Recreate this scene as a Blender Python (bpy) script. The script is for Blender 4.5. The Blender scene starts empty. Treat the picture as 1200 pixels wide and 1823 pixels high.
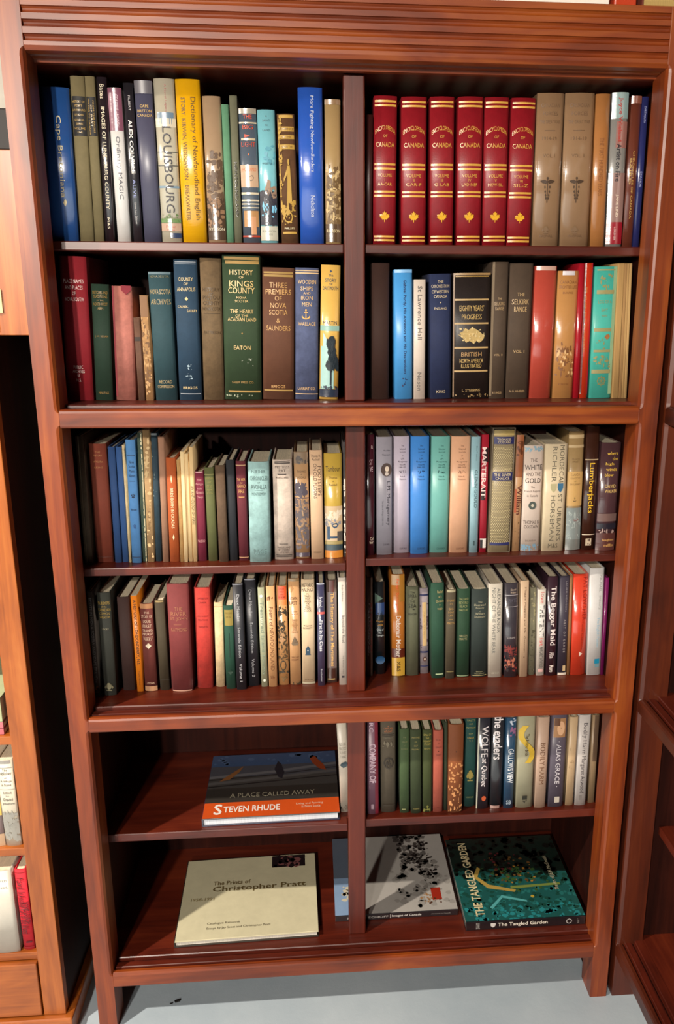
import bpy, bmesh, math, random
from mathutils import Matrix, Vector
from mathutils.geometry import tessellate_polygon

# ------------------------------------------------------------------ camera, world, lights, exposure
S = 1.06                                        # metres between the inner edges of the two stiles
FPX, CX, CY = 1480.0, 682.0, 930.0              # focal length and principal point, in pixels of a 1200x1823 frame
CAM = Vector((0.4476, -1.5184, 1.5439))
ROT = Matrix(((0.9964, 0.0173, -0.0828), (-0.0845, 0.2571, -0.9627), (0.0046, 0.9662, 0.2576)))
sc = bpy.context.scene
col = sc.collection
cd = bpy.data.cameras.new('camera')
cam = bpy.data.objects.new('camera', cd); col.objects.link(cam)
cam.matrix_world = Matrix.Translation(CAM) @ ROT.normalized().to_4x4()
cd.sensor_fit = 'VERTICAL'; cd.sensor_height = 36.0
cd.lens = FPX / 1823 * 36
cd.shift_x = -(CX - 600) / 1823
cd.shift_y = (CY - 911.5) / 1823
cd.clip_start = 0.05
sc.camera = cam

w = bpy.data.worlds.new('room_air'); sc.world = w; w.use_nodes = True
bg = w.node_tree.nodes['Background']
bg.inputs[0].default_value = (1.0, 0.86, 0.72, 1); bg.inputs[1].default_value = 0.012

def lamp(name, loc, power, rad, color):
    d = bpy.data.lights.new(name, 'POINT'); d.energy = power; d.shadow_soft_size = rad; d.color = color
    o = bpy.data.objects.new(name, d); o.location = loc; col.objects.link(o); return o
lamp('ceiling_room_light', (-0.70, -3.05, 2.30), 225, 0.06, (1.0, 0.91, 0.80))
lamp('ceiling_far_light', (-0.78, -5.60, 2.36), 285, 0.09, (1.0, 0.91, 0.80))
sd = bpy.data.lights.new('ceiling_downlight', 'SPOT')      # a recessed lamp shining straight down
sd.energy = 250; sd.spot_size = math.radians(170); sd.spot_blend = 1.0; sd.shadow_soft_size = 0.03; sd.color = (1.0, 0.89, 0.76)
so = bpy.data.objects.new('ceiling_downlight', sd); so.location = (-1.1, -1.05, 2.42); col.objects.link(so)
sc.view_settings.view_transform = 'Standard'; sc.view_settings.look = 'None'
sc.view_settings.exposure = 0.66; sc.view_settings.gamma = 1.0
sc.view_settings.use_curve_mapping = False

def at(u, v, X=None, Y=None, Z=None):
    """the point where the photograph's pixel ray meets a plane"""
    d = ROT @ Vector(((u - CX) / FPX, -(v - CY) / FPX, -1.0))
    if Y is not None: t = (Y - CAM.y) / d.y
    elif Z is not None: t = (Z - CAM.z) / d.z
    else: t = (X - CAM.x) / d.x
    return CAM + d * t

# ------------------------------------------------------------------ materials
def lin(c):
    if isinstance(c, str):
        c = tuple(int(c[i:i + 2], 16) / 255 for i in (0, 2, 4))
    return tuple(x / 12.92 if x <= 0.04045 else ((x + 0.055) / 1.055) ** 2.4 for x in c) + (1,)
MATS = {}
def nodes(name):
    m = bpy.data.materials.new(name); m.use_nodes = True
    nt = m.node_tree; return m, nt, nt.nodes['Principled BSDF']
def N(nt, kind, **kw):
    n = nt.nodes.new(kind)
    for k, v in kw.items():
        if k in n.inputs.keys(): n.inputs[k].default_value = v
        else: setattr(n, k, v)
    return n
def wood(key, axis, dark, mid, light, rough=0.34, fine=1.0, coat=(0.35, 0.22), spec=0.5):
    if key in MATS: return MATS[key]
    m, nt, p = nodes(key)
    tc = N(nt, 'ShaderNodeTexCoord'); L = nt.links.new
    sc_ = [55.0, 55.0, 55.0]; sc_['xyz'.index(axis)] = 2.2
    mp = N(nt, 'ShaderNodeMapping'); mp.inputs['Scale'].default_value = sc_
    L(tc.outputs['Object'], mp.inputs[0])
    n1 = N(nt, 'ShaderNodeTexNoise', Scale=1.0, Detail=6.0, Roughness=0.65, Distortion=0.7)
    L(mp.outputs[0], n1.inputs['Vector'])
    mp2 = N(nt, 'ShaderNodeMapping'); s2 = [9.0, 9.0, 9.0]; s2['xyz'.index(axis)] = 2.6; mp2.inputs['Scale'].default_value = s2
    L(tc.outputs['Object'], mp2.inputs[0])
    n2 = N(nt, 'ShaderNodeTexNoise', Scale=1.0, Detail=3.0, Roughness=0.55, Distortion=1.2)
    L(mp2.outputs[0], n2.inputs['Vector'])
    mx = N(nt, 'ShaderNodeMix', data_type='FLOAT'); mx.inputs[0].default_value = 0.55
    L(n1.outputs[0], mx.inputs[2]); L(n2.outputs[0], mx.inputs[3])
    r = N(nt, 'ShaderNodeValToRGB'); e = r.color_ramp.elements
    e[0].position = 0.33; e[0].color = lin(dark); e[1].position = 0.69; e[1].color = lin(light)
    k = r.color_ramp.elements.new(0.50); k.color = lin(mid)
    L(mx.outputs[0], r.inputs[0])
    # small dark knots
    vo = N(nt, 'ShaderNodeTexVoronoi', Scale=5.0); L(tc.outputs['Object'], vo.inputs['Vector'])
    kr = N(nt, 'ShaderNodeMapRange'); kr.inputs[1].default_value = 0.018; kr.inputs[2].default_value = 0.04
    kr.inputs[3].default_value = 0.35; kr.inputs[4].default_value = 1.0
    L(vo.outputs['Distance'], kr.inputs[0])
    mm = N(nt, 'ShaderNodeVectorMath', operation='SCALE'); L(r.outputs[0], mm.inputs[0]); L(kr.outputs[0], mm.inputs['Scale'])
    L(mm.outputs[0], p.inputs['Base Color'])
    b = N(nt, 'ShaderNodeBump', Strength=0.10 * fine, Distance=0.002); L(n1.outputs[0], b.inputs['Height']); L(b.outputs[0], p.inputs['Normal'])
    p.inputs['Roughness'].default_value = rough
    p.inputs['Specular IOR Level'].default_value = spec
    p.inputs['Coat Weight'].default_value = coat[0]; p.inputs['Coat Roughness'].default_value = coat[1]
    MATS[key] = m; return m
KINDS = {  # roughness, coat, coat roughness, bump strength, bump scale, colour variation
    'cloth': (0.78, 0.0, 0.3, 0.25, (900, 900, 900), 0.16),
    'worn': (0.80, 0.0, 0.3, 0.5, (160, 160, 160), 0.36),
    'leather': (0.46, 0.35, 0.38, 0.30, (420, 420, 420), 0.22),
    'jacket': (0.42, 0.30, 0.30, 0.10, (60, 60, 18), 0.08),
    'gloss': (0.30, 1.0, 0.17, 0.26, (12, 12, 85), 0.06),
    'matte': (0.62, 0.0, 0.3, 0.12, (80, 80, 30), 0.08),
    'ink': (0.50, 0.0, 0.3, 0.02, (300, 300, 300), 0.08),
    'gilt': (0.36, 0.2, 0.2, 0.05, (300, 300, 300), 0.22),
    'pages': (0.85, 0.0, 0.3, 0.35, (1400, 40, 6), 0.25),
}
def mat(c, kind='matte'):
    key = (c, kind)
    if key in MATS: return MATS[key]
    ro, co, cr, bs, sca, var = KINDS[kind]
    m, nt, p = nodes('%s_%s' % (kind, c)); L = nt.links.new
    tc = N(nt, 'ShaderNodeTexCoord')
    mp = N(nt, 'ShaderNodeMapping'); mp.inputs['Scale'].default_value = sca; L(tc.outputs['Object'], mp.inputs[0])
    n1 = N(nt, 'ShaderNodeTexNoise', Scale=1.0, Detail=3.0); L(mp.outputs[0], n1.inputs['Vector'])
    n2 = N(nt, 'ShaderNodeTexNoise', Scale=28.0, Detail=5.0, Roughness=0.7); L(tc.outputs['Object'], n2.inputs['Vector'])
    if kind == 'pages': n2 = n1
    mr = N(nt, 'ShaderNodeMapRange'); mr.inputs[1].default_value = 0.3; mr.inputs[2].default_value = 0.7
    mr.inputs[3].default_value = 1 - var; mr.inputs[4].default_value = 1 + var * 0.6
    L(n2.outputs[0], mr.inputs[0])
    rgb = N(nt, 'ShaderNodeRGB'); rgb.outputs[0].default_value = lin(c)
    vm = N(nt, 'ShaderNodeVectorMath', operation='SCALE'); L(rgb.outputs[0], vm.inputs[0]); L(mr.outputs[0], vm.inputs['Scale'])
    L(vm.outputs[0], p.inputs['Base Color'])
    b = N(nt, 'ShaderNodeBump', Strength=bs, Distance=0.0012 if kind in ('gloss', 'jacket') else 0.0005)
    L(n1.outputs[0], b.inputs['Height']); L(b.outputs[0], p.inputs['Normal'])
    if co: L(b.outputs[0], p.inputs['Coat Normal'])
    if kind == 'gloss': p.inputs['Coat IOR'].default_value = 1.9
    p.inputs['Roughness'].default_value = ro; p.inputs['Coat Weight'].default_value = co; p.inputs['Coat Roughness'].default_value = cr
    MATS[key] = m; return m

def W_(axis): return wood('cherry_' + axis, axis, '541b04', '803408', 'a45416', 0.46, coat=(0.32, 0.36))
def M_(axis): return wood('mahogany_' + axis, axis, '360d05', '551a0b', '6c2812', 0.42, coat=(0.30, 0.30))
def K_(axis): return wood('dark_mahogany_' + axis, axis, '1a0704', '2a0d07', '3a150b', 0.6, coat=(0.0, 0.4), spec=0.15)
def P_(axis): return wood('pine_' + axis, axis, '74360c', 'a2561c', 'bd7432', 0.42)

# ------------------------------------------------------------------ mesh helpers
def link(o, parent=None):
    col.objects.link(o)
    if parent is not None: o.parent = parent
    return o
def mesh_obj(name, verts, faces, mats, parent=None, fm=None, smooth=False, smooth_set=None):
    me = bpy.data.meshes.new(name); me.from_pydata(verts, [], faces)
    for m in (mats if isinstance(mats, (list, tuple)) else [mats]): me.materials.append(m)
    if fm: me.polygons.foreach_set('material_index', fm)
    if smooth: me.polygons.foreach_set('use_smooth', [True] * len(faces))
    elif smooth_set:
        me.polygons.foreach_set('use_smooth', [i in smooth_set for i in range(len(faces))])
    me.update()
    return link(bpy.data.objects.new(name, me), parent)
def box_vf(x0, x1, y0, y1, z0, z1):
    v = [(x0, y0, z0), (x1, y0, z0), (x1, y1, z0), (x0, y1, z0), (x0, y0, z1), (x1, y0, z1), (x1, y1, z1), (x0, y1, z1)]
    f = [(0, 3, 2, 1), (4, 5, 6, 7), (0, 1, 5, 4), (1, 2, 6, 5), (2, 3, 7, 6), (3, 0, 4, 7)]
    return v, f
def bevel(o, wd, seg=2):
    md = o.modifiers.new('edge', 'BEVEL'); md.width = wd; md.segments = seg; md.limit_method = 'ANGLE'; md.angle_limit = 0.6
    return o
def box(name, x0, x1, y0, y1, z0, z1, m, parent=None, bev=0.0015):
    v, f = box_vf(x0, x1, y0, y1, z0, z1)
    o = mesh_obj(name, v, f, m, parent)
    if bev: bevel(o, bev)
    return o
def prism_x(name, prof, x0, x1, m, parent=None, smooth=False):
    """profile of (y, z) points, extruded along x"""
    n = len(prof)
    v = [(x0, y, z) for y, z in prof] + [(x1, y, z) for y, z in prof]
    f = [tuple((i, (i + 1) % n, n + (i + 1) % n, n + i)) for i in range(n)]
    f += [tuple(range(n - 1, -1, -1)), tuple(range(n, 2 * n))]
    o = mesh_obj(name, v, f, m, parent)
    bm = bmesh.new(); bm.from_mesh(o.data); bmesh.ops.recalc_face_normals(bm, faces=bm.faces); bm.to_mesh(o.data); bm.free()
    if smooth: o.data.shade_smooth(); o.data.set_sharp_from_angle(angle=0.7)
    return o
def tag(o, label, cat, group=None, kind=None):
    o['label'] = label; o['category'] = cat
    if group: o['group'] = group
    if kind: o['kind'] = kind
    return o
def empty(name, loc, parent=None):
    o = bpy.data.objects.new(name, None); o.location = loc; o.empty_display_size = 0.02
    return link(o, parent)
def copy_tree(o, parent=None):
    c = o.copy(); col.objects.link(c); c.parent = parent
    for ch in list(o.children): copy_tree(ch, c)
    return c
def struct(o):
    o['kind'] = 'structure'; return o

# ------------------------------------------------------------------ the room
def floor_mat():
    m, nt, p = nodes('painted_floor'); L = nt.links.new
    tc = N(nt, 'ShaderNodeTexCoord')
    n1 = N(nt, 'ShaderNodeTexNoise', Scale=3.0, Detail=6.0, Roughness=0.6); L(tc.outputs['Object'], n1.inputs['Vector'])
    r = N(nt, 'ShaderNodeValToRGB'); e = r.color_ramp.elements
    e[0].position = 0.3; e[0].color = lin('9caab4'); e[1].position = 0.7; e[1].color = lin('b4bfc6'); L(n1.outputs[0], r.inputs[0])
    n2 = N(nt, 'ShaderNodeTexNoise', Scale=9.0, Detail=8.0, Roughness=0.75); L(tc.outputs['Object'], n2.inputs['Vector'])
    r2 = N(nt, 'ShaderNodeMapRange'); r2.inputs[1].default_value = 0.665; r2.inputs[2].default_value = 0.69; L(n2.outputs[0], r2.inputs[0])
    mx = N(nt, 'ShaderNodeMix', data_type='RGBA'); L(r2.outputs[0], mx.inputs[0]); L(r.outputs[0], mx.inputs[6])
    mx.inputs[7].default_value = lin('8a7552'); L(mx.outputs[2], p.inputs['Base Color'])
    b = N(nt, 'ShaderNodeBump', Strength=0.25, Distance=0.004); L(n2.outputs[0], b.inputs['Height']); L(b.outputs[0], p.inputs['Normal'])
    p.inputs['Roughness'].default_value = 0.45
    return m
FM = floor_mat()
v, f = box_vf(-2.6, 1.62, -3.6, 0.50, -0.05, 0.0)
struct(mesh_obj('floor', v, f, FM))
WALLM = mat('cfc8ba', 'matte')
v, f = box_vf(-2.6, 1.62, 0.45, 0.50, 0.0, 2.9)
struct(mesh_obj('wall_back', v, f, WALLM))
v, f = box_vf(1.57, 1.62, -1.15, 0.45, 0.0, 2.9)
struct(mesh_obj('wall_right', v, f, WALLM))

# ------------------------------------------------------------------ the bookcase
SW = 0.038                                       # stile width
ZF, R3B, R3T, R2B, R2T, R1B, R1T, HB, HT = 0.0, 0.1076, 0.143, 0.7175, 0.748, 1.3206, 1.3535, 1.928, 2.022
LIFT = 0.005
SY, MY = 0.078, 0.070                            # front of the shelves, front of the divider post
S1, S2L, S2R, S3L, S3R = 1.6440, 1.0330, 1.0415, 0.4325, 0.4405
MXL, MXR = 0.511, 0.549
BACK = 0.41
RC = 0.016                                       # side panels stand back behind the stiles
def stile(parent, side):
    xi = 0.0 if side < 0 else S
    xo = xi + side * SW
    segs = []
    for z0, z1 in ((R3T, R2B), (R2T, R1B), (R1T, HB)):
        lo, hi = z0 - 0.006, z1 + 0.006
        segs += [(lo, 0.0), (lo + 0.002, 0.004), (lo + 0.006, 0.007), (lo + 0.012, 0.008), (hi - 0.012, 0.008), (hi - 0.006, 0.007), (hi - 0.002, 0.004), (hi, 0.0)]
    zs = [(0.0, 0.0)] + segs + [(HT, 0.0)]
    V, F = [], []
    for z, c in zs:
        c = max(c, 0.0006)
        V += [(xo, 0.0, z), (xi + side * c, 0.0, z), (xi + side * c * 0.45, c * 0.25, z), (xi, c * 1.1, z), (xi, 0.06, z), (xo, 0.06, z)]
    for k in range(len(zs) - 1):
        for i in range(6):
            a, b2 = k * 6 + i, k * 6 + (i + 1) % 6
            F.append((a, b2, b2 + 6, a + 6) if side < 0 else (b2, a, a + 6, b2 + 6))
    n = len(zs) - 1
    F.append(tuple(range(5, -1, -1)) if side < 0 else tuple(range(6)))
    F.append(tuple(n * 6 + i for i in range(6)) if side < 0 else tuple(n * 6 + i for i in range(5, -1, -1)))
    o = mesh_obj('stile', V, F, W_('z'), parent)
    bm = bmesh.new(); bm.from_mesh(o.data); bmesh.ops.recalc_face_normals(bm, faces=bm.faces); bm.to_mesh(o.data); bm.free()
    return o
def arc(cy, cz, r, a0, a1, n):
    return [(cy + r * math.cos(math.radians(a0 + (a1 - a0) * i / n)), cz + r * math.sin(math.radians(a0 + (a1 - a0) * i / n))) for i in range(n + 1)]
def rail(parent, zb, zt):
    pr = [(0.004, zb), (0.0012, zb + 0.0014), (0.0, zb + 0.004), (0.0, zt - 0.006), (0.0015, zt - 0.002), (0.006, zt), (0.0125, zt), (0.0125, zb)]
    o = prism_x('rail', pr, 0.0, S, W_('x'), parent)
    z = zt
    pr = [(0.013, zb), (0.013, z - 0.007), (0.019, z - 0.007), (0.0195, z - 0.001), (0.021, z), (0.034, z), (0.0355, z - 0.001), (0.036, z - 0.006), (0.041, z - 0.006), (0.0415, z + LIFT - 0.002), (0.043, z + LIFT), (0.060, z + LIFT), (0.060, zb)]
    prism_x('track_strip', pr, 0.0, S, M_('x'), parent)
    return o
def make_bookcase():
    root = empty('bookcase', (0, 0, 0))
    stile(root, -1); stile(root, 1)
    for zb, zt in ((R3B, R3T), (R2B, R2T), (R1B, R1T)):
        rail(root, zb, zt)
        box('bottom_panel', -RC, S + RC, 0.0605, BACK, zt + LIFT - 0.018, zt + LIFT, M_('x'), root, 0)
    # fluted header
    pr = [(0.012, HB), (0.004, HB + 0.001), (0.0, HB + 0.0075), (0.0, HB + 0.010)]
    for zc in (1.947, 1.9672, 1.9870, 2.0062):
        pr += [(0.0, zc - 0.0055), (0.0035, zc - 0.0048), (0.0062, zc - 0.002), (0.0068, zc), (0.0062, zc + 0.002), (0.0035, zc + 0.0048), (0.0, zc + 0.0055)]
    pr += [(0.0, HT - 0.001), (0.001, HT), (0.06, HT), (0.06, HB - 0.006), (0.048, HB - 0.006), (0.046, HB - 0.001), (0.030, HB - 0.001), (0.028, HB + 0.004), (0.024, HB + 0.004), (0.022, HB)]
    prism_x('header', pr, 0.0, S, W_('x'), root)
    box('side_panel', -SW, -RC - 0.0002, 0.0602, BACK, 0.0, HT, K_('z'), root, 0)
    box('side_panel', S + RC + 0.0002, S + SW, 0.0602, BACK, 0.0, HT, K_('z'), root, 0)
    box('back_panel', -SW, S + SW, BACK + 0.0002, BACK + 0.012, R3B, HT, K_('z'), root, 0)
    box('top_panel', -RC, S + RC, 0.0602, BACK, HB - 0.004, HB + 0.014, M_('x'), root, 0)
    for z0, z1 in ((R3T + LIFT, R2B + 0.012), (R2T + LIFT, R1B + 0.012), (R1T + LIFT, HB - 0.005)):
        box('divider_post', MXL, MXR, MY, MY + 0.03, z0, z1, M_('z'), root, 0.003)
        box('divider_panel', 0.521, 0.539, MY + 0.0302, BACK, max(z0, S3L - 0.02), z1, M_('z'), root, 0)
    for n_, zt, x0, x1 in (('s1', S1, -RC, 0.5205), ('s1', S1, 0.5395, S + RC), ('s2', S2L, -RC, 0.5205), ('s2', S2R, 0.5395, S + RC), ('s3', S3L, -RC, 0.5205), ('s3', S3R, 0.5395, S + RC)):
        # the shelf is notched round the divider post
        e0, e1 = (x0, MXL - 0.0005) if x0 < 0 else (MXR + 0.0005, x1)
        th = 0.0165 if n_ != 's3' else 0.0195
        V = [(e0, SY), (e1, SY), (e1, MY + 0.031), (x1 if x0 < 0 else e1, MY + 0.031), (x1, BACK), (x0, BACK)]
        if x0 < 0: pts = [(x0, SY), (e1, SY), (e1, MY + 0.031), (x1, MY + 0.031), (x1, BACK), (x0, BACK)]
        else: pts = [(e0, SY), (x1, SY), (x1, BACK), (x0, BACK), (x0, MY + 0.031), (e0, MY + 0.031)]
        k = len(pts)
        VV = [(a, b2, zt - th) for a, b2 in pts] + [(a, b2, zt) for a, b2 in pts]
        FF = [(i, (i + 1) % k, k + (i + 1) % k, k + i) for i in range(k)] + [tuple(range(k - 1, -1, -1)), tuple(range(k, 2 * k))]
        bevel(mesh_obj('shelf', VV, FF, M_('x'), root), 0.002)
    return root
case = make_bookcase()
tag(case, 'tall reddish brown bookcase with fluted header, filled with books', 'bookcase')
side_case = copy_tree(case)
for ch in side_case.children:                    # darker wood colours than the filled bookcase
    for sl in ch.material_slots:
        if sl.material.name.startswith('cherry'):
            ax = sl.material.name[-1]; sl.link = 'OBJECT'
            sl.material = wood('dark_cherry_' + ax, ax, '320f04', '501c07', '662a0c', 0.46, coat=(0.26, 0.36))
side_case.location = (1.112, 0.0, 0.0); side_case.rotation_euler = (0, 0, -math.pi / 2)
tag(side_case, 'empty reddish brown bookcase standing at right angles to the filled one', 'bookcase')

# ------------------------------------------------------------------ lettering and print on books
_tc = bpy.data.curves.new('type', 'FONT'); _tc.resolution_u = 2
_to = bpy.data.objects.new('type', _tc); col.objects.link(_to)
TXT = {}
def glyphs(text, bold, shear):
    key = (text, bold, shear)
    if key in TXT: return TXT[key]
    _tc.body = text; _tc.offset = 0.016 if bold else 0.0; _tc.shear = shear
    me = bpy.data.meshes.new_from_object(_to)
    vs = [(q.co.x, q.co.y) for q in me.vertices]
    fs = [tuple(q.vertices) for q in me.polygons]
    bpy.data.meshes.remove(me)
    if vs:
        x0 = min(a for a, b in vs); x1 = max(a for a, b in vs); y0 = min(b for a, b in vs); y1 = max(b for a, b in vs)
        vs = [((a - x0) / (x1 - x0 or 1), (b - y0) / (y1 - y0 or 1)) for a, b in vs]
        asp = (x1 - x0) / (y1 - y0 or 1)
    else: asp = 1
    TXT[key] = (vs, fs, asp); return TXT[key]
def shape(name):
    c = lambda r, n, cx=0, cy=0, ry=None: [(cx + r * math.cos(2 * math.pi * i / n), cy + (ry or r) * math.sin(2 * math.pi * i / n)) for i in range(n)]
    rect = lambda x0, x1, y0, y1: [(x0, y0), (x1, y0), (x1, y1), (x0, y1)]
    if name == 'leaf':
        h = [(0, .5), (.10, .30), (.20, .36), (.16, .10), (.30, .24), (.34, .16), (.48, .18), (.42, .03), (.5, -.04), (.22, -.22), (.25, -.30), (.03, -.27), (.03, -.5)]
        return [h + [(-a, b) for a, b in reversed(h[1:])]]
    if name == 'diamond': return [[(0, .5), (-.5, 0), (0, -.5), (.5, 0)]]
    if name == 'oval': return [c(.5, 20)]
    if name == 'ring': return [c(.5, 8, 0, 0)[0:5] + [(a * .75, b * .75) for a, b in reversed(c(.5, 8)[0:5])], c(.5, 8)[4:8] + [(.5, 0), (.375, 0)] + [(a * .75, b * .75) for a, b in reversed(c(.5, 8)[4:8])]]
    if name == 'anchor':
        return [rect(-.05, .05, -.45, .30), rect(-.22, .22, .14, .22), c(.11, 10, 0, .39), [(-.45, -.12), (-.5, -.30), (-.30, -.45), (0, -.5), (.30, -.45), (.5, -.30), (.45, -.12), (.32, -.26), (.18, -.36), (0, -.38), (-.18, -.36), (-.32, -.26)]]
    if name == 'tree':
        out = [rect(-.04, .04, -.5, .0)]
        rr = random.Random(5)
        for i in range(26):
            y = -.12 + .60 * rr.random(); s = (.5 - y) * .62 + .06
            x = (rr.random() - .5) * s * 1.5; q = .08 + .06 * rr.random()
            out.append([(x + q * math.cos(k * 1.05 + rr.random() * .5) * 1.3, y + q * math.sin(k * 1.05)) for k in range(6)])
        return out
    if name == 'caduceus':
        o = [rect(-.03, .03, -.5, .45), c(.08, 8, 0, .46, .05), [(0, .34), (-.2, .40), (-.5, .36), (-.36, .28), (-.1, .24)], [(0, .34), (.1, .24), (.36, .28), (.5, .36), (.2, .40)]]
        for k, (y, r) in enumerate(((.12, .17), (-.06, .14), (-.2, .11), (-.32, .08))):
            for sx in (-1, 1): o.append([(sx * r, y + .07), (sx * (r + .06), y), (sx * r, y - .07), (sx * (r - .06), y)])
        return o
    if name == 'wheel':
        o = shape('ring') + [c(.1, 8)]
        for k in range(8):
            a = k * math.pi / 4; d = Vector((math.cos(a), math.sin(a))); q = Vector((-d.y, d.x)) * .03
            o.append([tuple(d * .1 + q), tuple(d * .1 - q), tuple(d * .6 - q), tuple(d * .6 + q)])
        return o
    if name == 'shield': return [[(-.5, .5), (-.5, 0), (-.3, -.3), (0, -.5), (.3, -.3), (.5, 0), (.5, .5)]]
    if name == 'flower':
        return [c(.15, 8, .32 * math.cos(k * 1.2566 + 1.57), .32 * math.sin(k * 1.2566 + 1.57), .17) for k in range(5)] + [c(.10, 8), [(-.04, -.1), (.04, -.1), (.1, -.5), (.02, -.5)]]
    if name == 'crest': return [c(.30, 12, 0, .05, .38), [(-.5, -.1), (-.3, .3), (-.32, -.3)], [(.5, -.1), (.32, -.3), (.3, .3)], rect(-.34, .34, -.5, -.38), [(-.2, .42), (0, .5), (.2, .42), (.12, .3), (-.12, .3)]]
    if name == 'tri': return [[(-.5, -.5), (.5, 0), (-.5, .5)]]
    if name == 'notch': return [[(-.5, .5), (-.5, 0), (0, -.5), (.5, 0), (.5, .5)]]
    if name == 'ship': return [[(-.5, -.25), (.5, -.25), (.35, -.5), (-.35, -.5)], [(-.06, -.22), (-.06, .5), (-.42, -.2)], [(.0, -.22), (.0, .45), (.42, -.2)]]
    if name == 'clock': return [rect(-.4, .4, -.5, .2), [(-.3, .2), (.3, .2), (.08, .42), (0, .5), (-.08, .42)], rect(-.5, .5, -.5, -.42)]
    if name == 'canoe': return [[(-.5, -.05), (-.2, .35), (.2, .5), (.5, .1), (.25, -.35), (-.1, -.5)]]
    if name == 'ribbon':
        L_, R_ = [], []
        for i in range(15):
            t = i / 14; x = .34 * math.sin(t * 6.283 * .92 + 3.4) ; y = .5 - t
            L_.append((x - .17, y)); R_.append((x + .17, y))
        return [[L_[i], L_[i + 1], R_[i + 1], R_[i]] for i in range(14)]
    if name == 'beaver': return [[(-.5, .08), (-.36, .0), (-.42, .14), (-.30, .22), (-.22, .40), (-.10, .30), (.05, .42), (.22, .30), (.38, .12), (.5, -.08), (.42, -.30), (.30, -.42), (.20, -.30), (.10, -.46), (-.05, -.30), (-.18, -.40), (-.30, -.16)]]
    if name == 'figure': return [c(.09, 10, .02, .42, .07), [(-.10, .34), (.14, .34), (.20, .0), (.24, -.5), (-.22, -.5), (-.12, .0)], [(-.08, .3), (-.45, .05), (-.42, -.02), (-.06, .18)]]
    return [rect(-.5, .5, -.5, .5)]

class Print:
    """flat print: polygons in face coordinates, mapped on to a surface by a function"""
    def __init__(s): s.v, s.f, s.m, s.mats = [], [], [], []
    def mi(s, m):
        if m not in s.mats: s.mats.append(m)
        return s.mats.index(m)
    def add(s, vs, fs, m):
        b = len(s.v); s.v += vs; i = s.mi(m)
        for f in fs: s.f.append(tuple(b + k for k in f)); s.m.append(i)
    def poly(s, pts, m, fn, cut=0.0):
        area = sum(pts[i][0] * pts[(i + 1) % len(pts)][1] - pts[(i + 1) % len(pts)][0] * pts[i][1] for i in range(len(pts)))
        if area < 0: pts = pts[::-1]
        fs = tessellate_polygon([[Vector((a, b, 0)) for a, b in pts]])
        out = []
        for t in fs:
            a, b, c = (Vector(pts[i]) for i in t)
            if (b - a).cross(c - a) < 0: t = (t[0], t[2], t[1])
            out.append(t)
        s.add([fn(a, b) for a, b in pts], out, m)
    def strip(s, x0, x1, z0, z1, m, fn, n=8):
        vs = []
        for i in range(n + 1):
            x = x0 + (x1 - x0) * i / n; vs += [fn(x, z0), fn(x, z1)]
        s.add(vs, [(2 * i, 2 * i + 2, 2 * i + 3, 2 * i + 1) for i in range(n)], m)
    def build(s, name, parent):
        if s.f: return mesh_obj(name, s.v, s.f, s.mats, parent, s.m, smooth=(name == 'spine_band'))

# ------------------------------------------------------------------ upright books
CROP = {'A1': (60, 110, 1200 / 310), 'A2': (340, 110, 3.75), 'A3': (640, 140, 1200 / 270), 'A4': (890, 140, 1200 / 310),
        'B1': (80, 440, 1200 / 290), 'B2': (340, 440, 4.0), 'B3': (640, 450, 1200 / 260), 'B4': (860, 450, 4.0),
        'C1': (110, 750, 1200 / 270), 'C2': (340, 750, 4.0), 'C3': (630, 750, 1200 / 260), 'C4': (840, 750, 1200 / 280),
        'D1': (130, 1005, 1200 / 270), 'D2': (380, 1005, 1200 / 260), 'D3': (630, 1000, 4.8), 'D4': (850, 1000, 1200 / 260),
        'E2': (580, 1260, 1200 / 270), 'E3': (830, 1260, 1200 / 270), 'L6': (0, 1320, 580 / 70), 'L8': (0, 1500, 1016 / 180)}
SH = {'A': (S1, S1), 'B': (R1T + LIFT, R1T + LIFT), 'C': (S2L, S2R), 'D': (R2T + LIFT, R2T + LIFT), 'E': (S3L, S3R)}
WHERE = {'A': 'top shelf', 'B': 'second shelf', 'C': 'third shelf', 'D': 'fourth shelf', 'E': 'fifth shelf'}
BOOKS = []
def add(crop, desc, c, kind, g, deco=(), h=None, Y=None, name='hardcover_book', d=None, pages='e6d9bc', hard=True):
    BOOKS.append(dict(crop=crop, desc=desc, c=c, kind=kind, g=g, deco=deco, h=h, Y=Y, name=name, d=d, pages=pages, hard=hard))
G, GD, CRM, BLK, WHT = 'c9a45a', '9a7a3e', 'e9dcc0', '1d1a19', 'efeae2'
# ---- top shelf
add('A1', 'royal blue glossy hardcover with curling cream rotated title', '24508f', 'gloss', (115, 305, 1205, 30, 243, 175), [('V', 'Cape Bretoniana', 365, 930, .56, 44, 'c8b98c'), ('s', 'canoe', .62, 965, 26, 50, 'c8b98c')])
add('A1', 'wider olive hardcover with black and gold label', '7d7150', 'cloth', (318, 413, 1205, 243, 345, 90), [('b', 232, 500, BLK, .04, .98), ('H', 'HISTORY OF', 268, 16, G), ('H', 'FORT', 297, 15, G), ('H', 'LOUISBOURG', 325, 14, G), ('H', 'STUDIES', 357, 12, G), ('H', 'SECOND', 392, 12, G), ('H', 'SERIES', 418, 12, G), ('H', 'VOLUME', 450, 14, G), ('H', 'ONE', 475, 12, G)])
add('A1', 'narrow olive hardcover with black and gold label', '7d7150', 'cloth', (417, 485, 1205, 347, 415, 88), [('b', 236, 500, BLK, .04, .98), ('V', 'FROM THE PAGES', 260, 480, .72, 10, G), ('V', 'OF PAST', 290, 440, .50, 10, G), ('V', 'VISITOR TO CANADA', 248, 495, .26, 10, G)])
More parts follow.
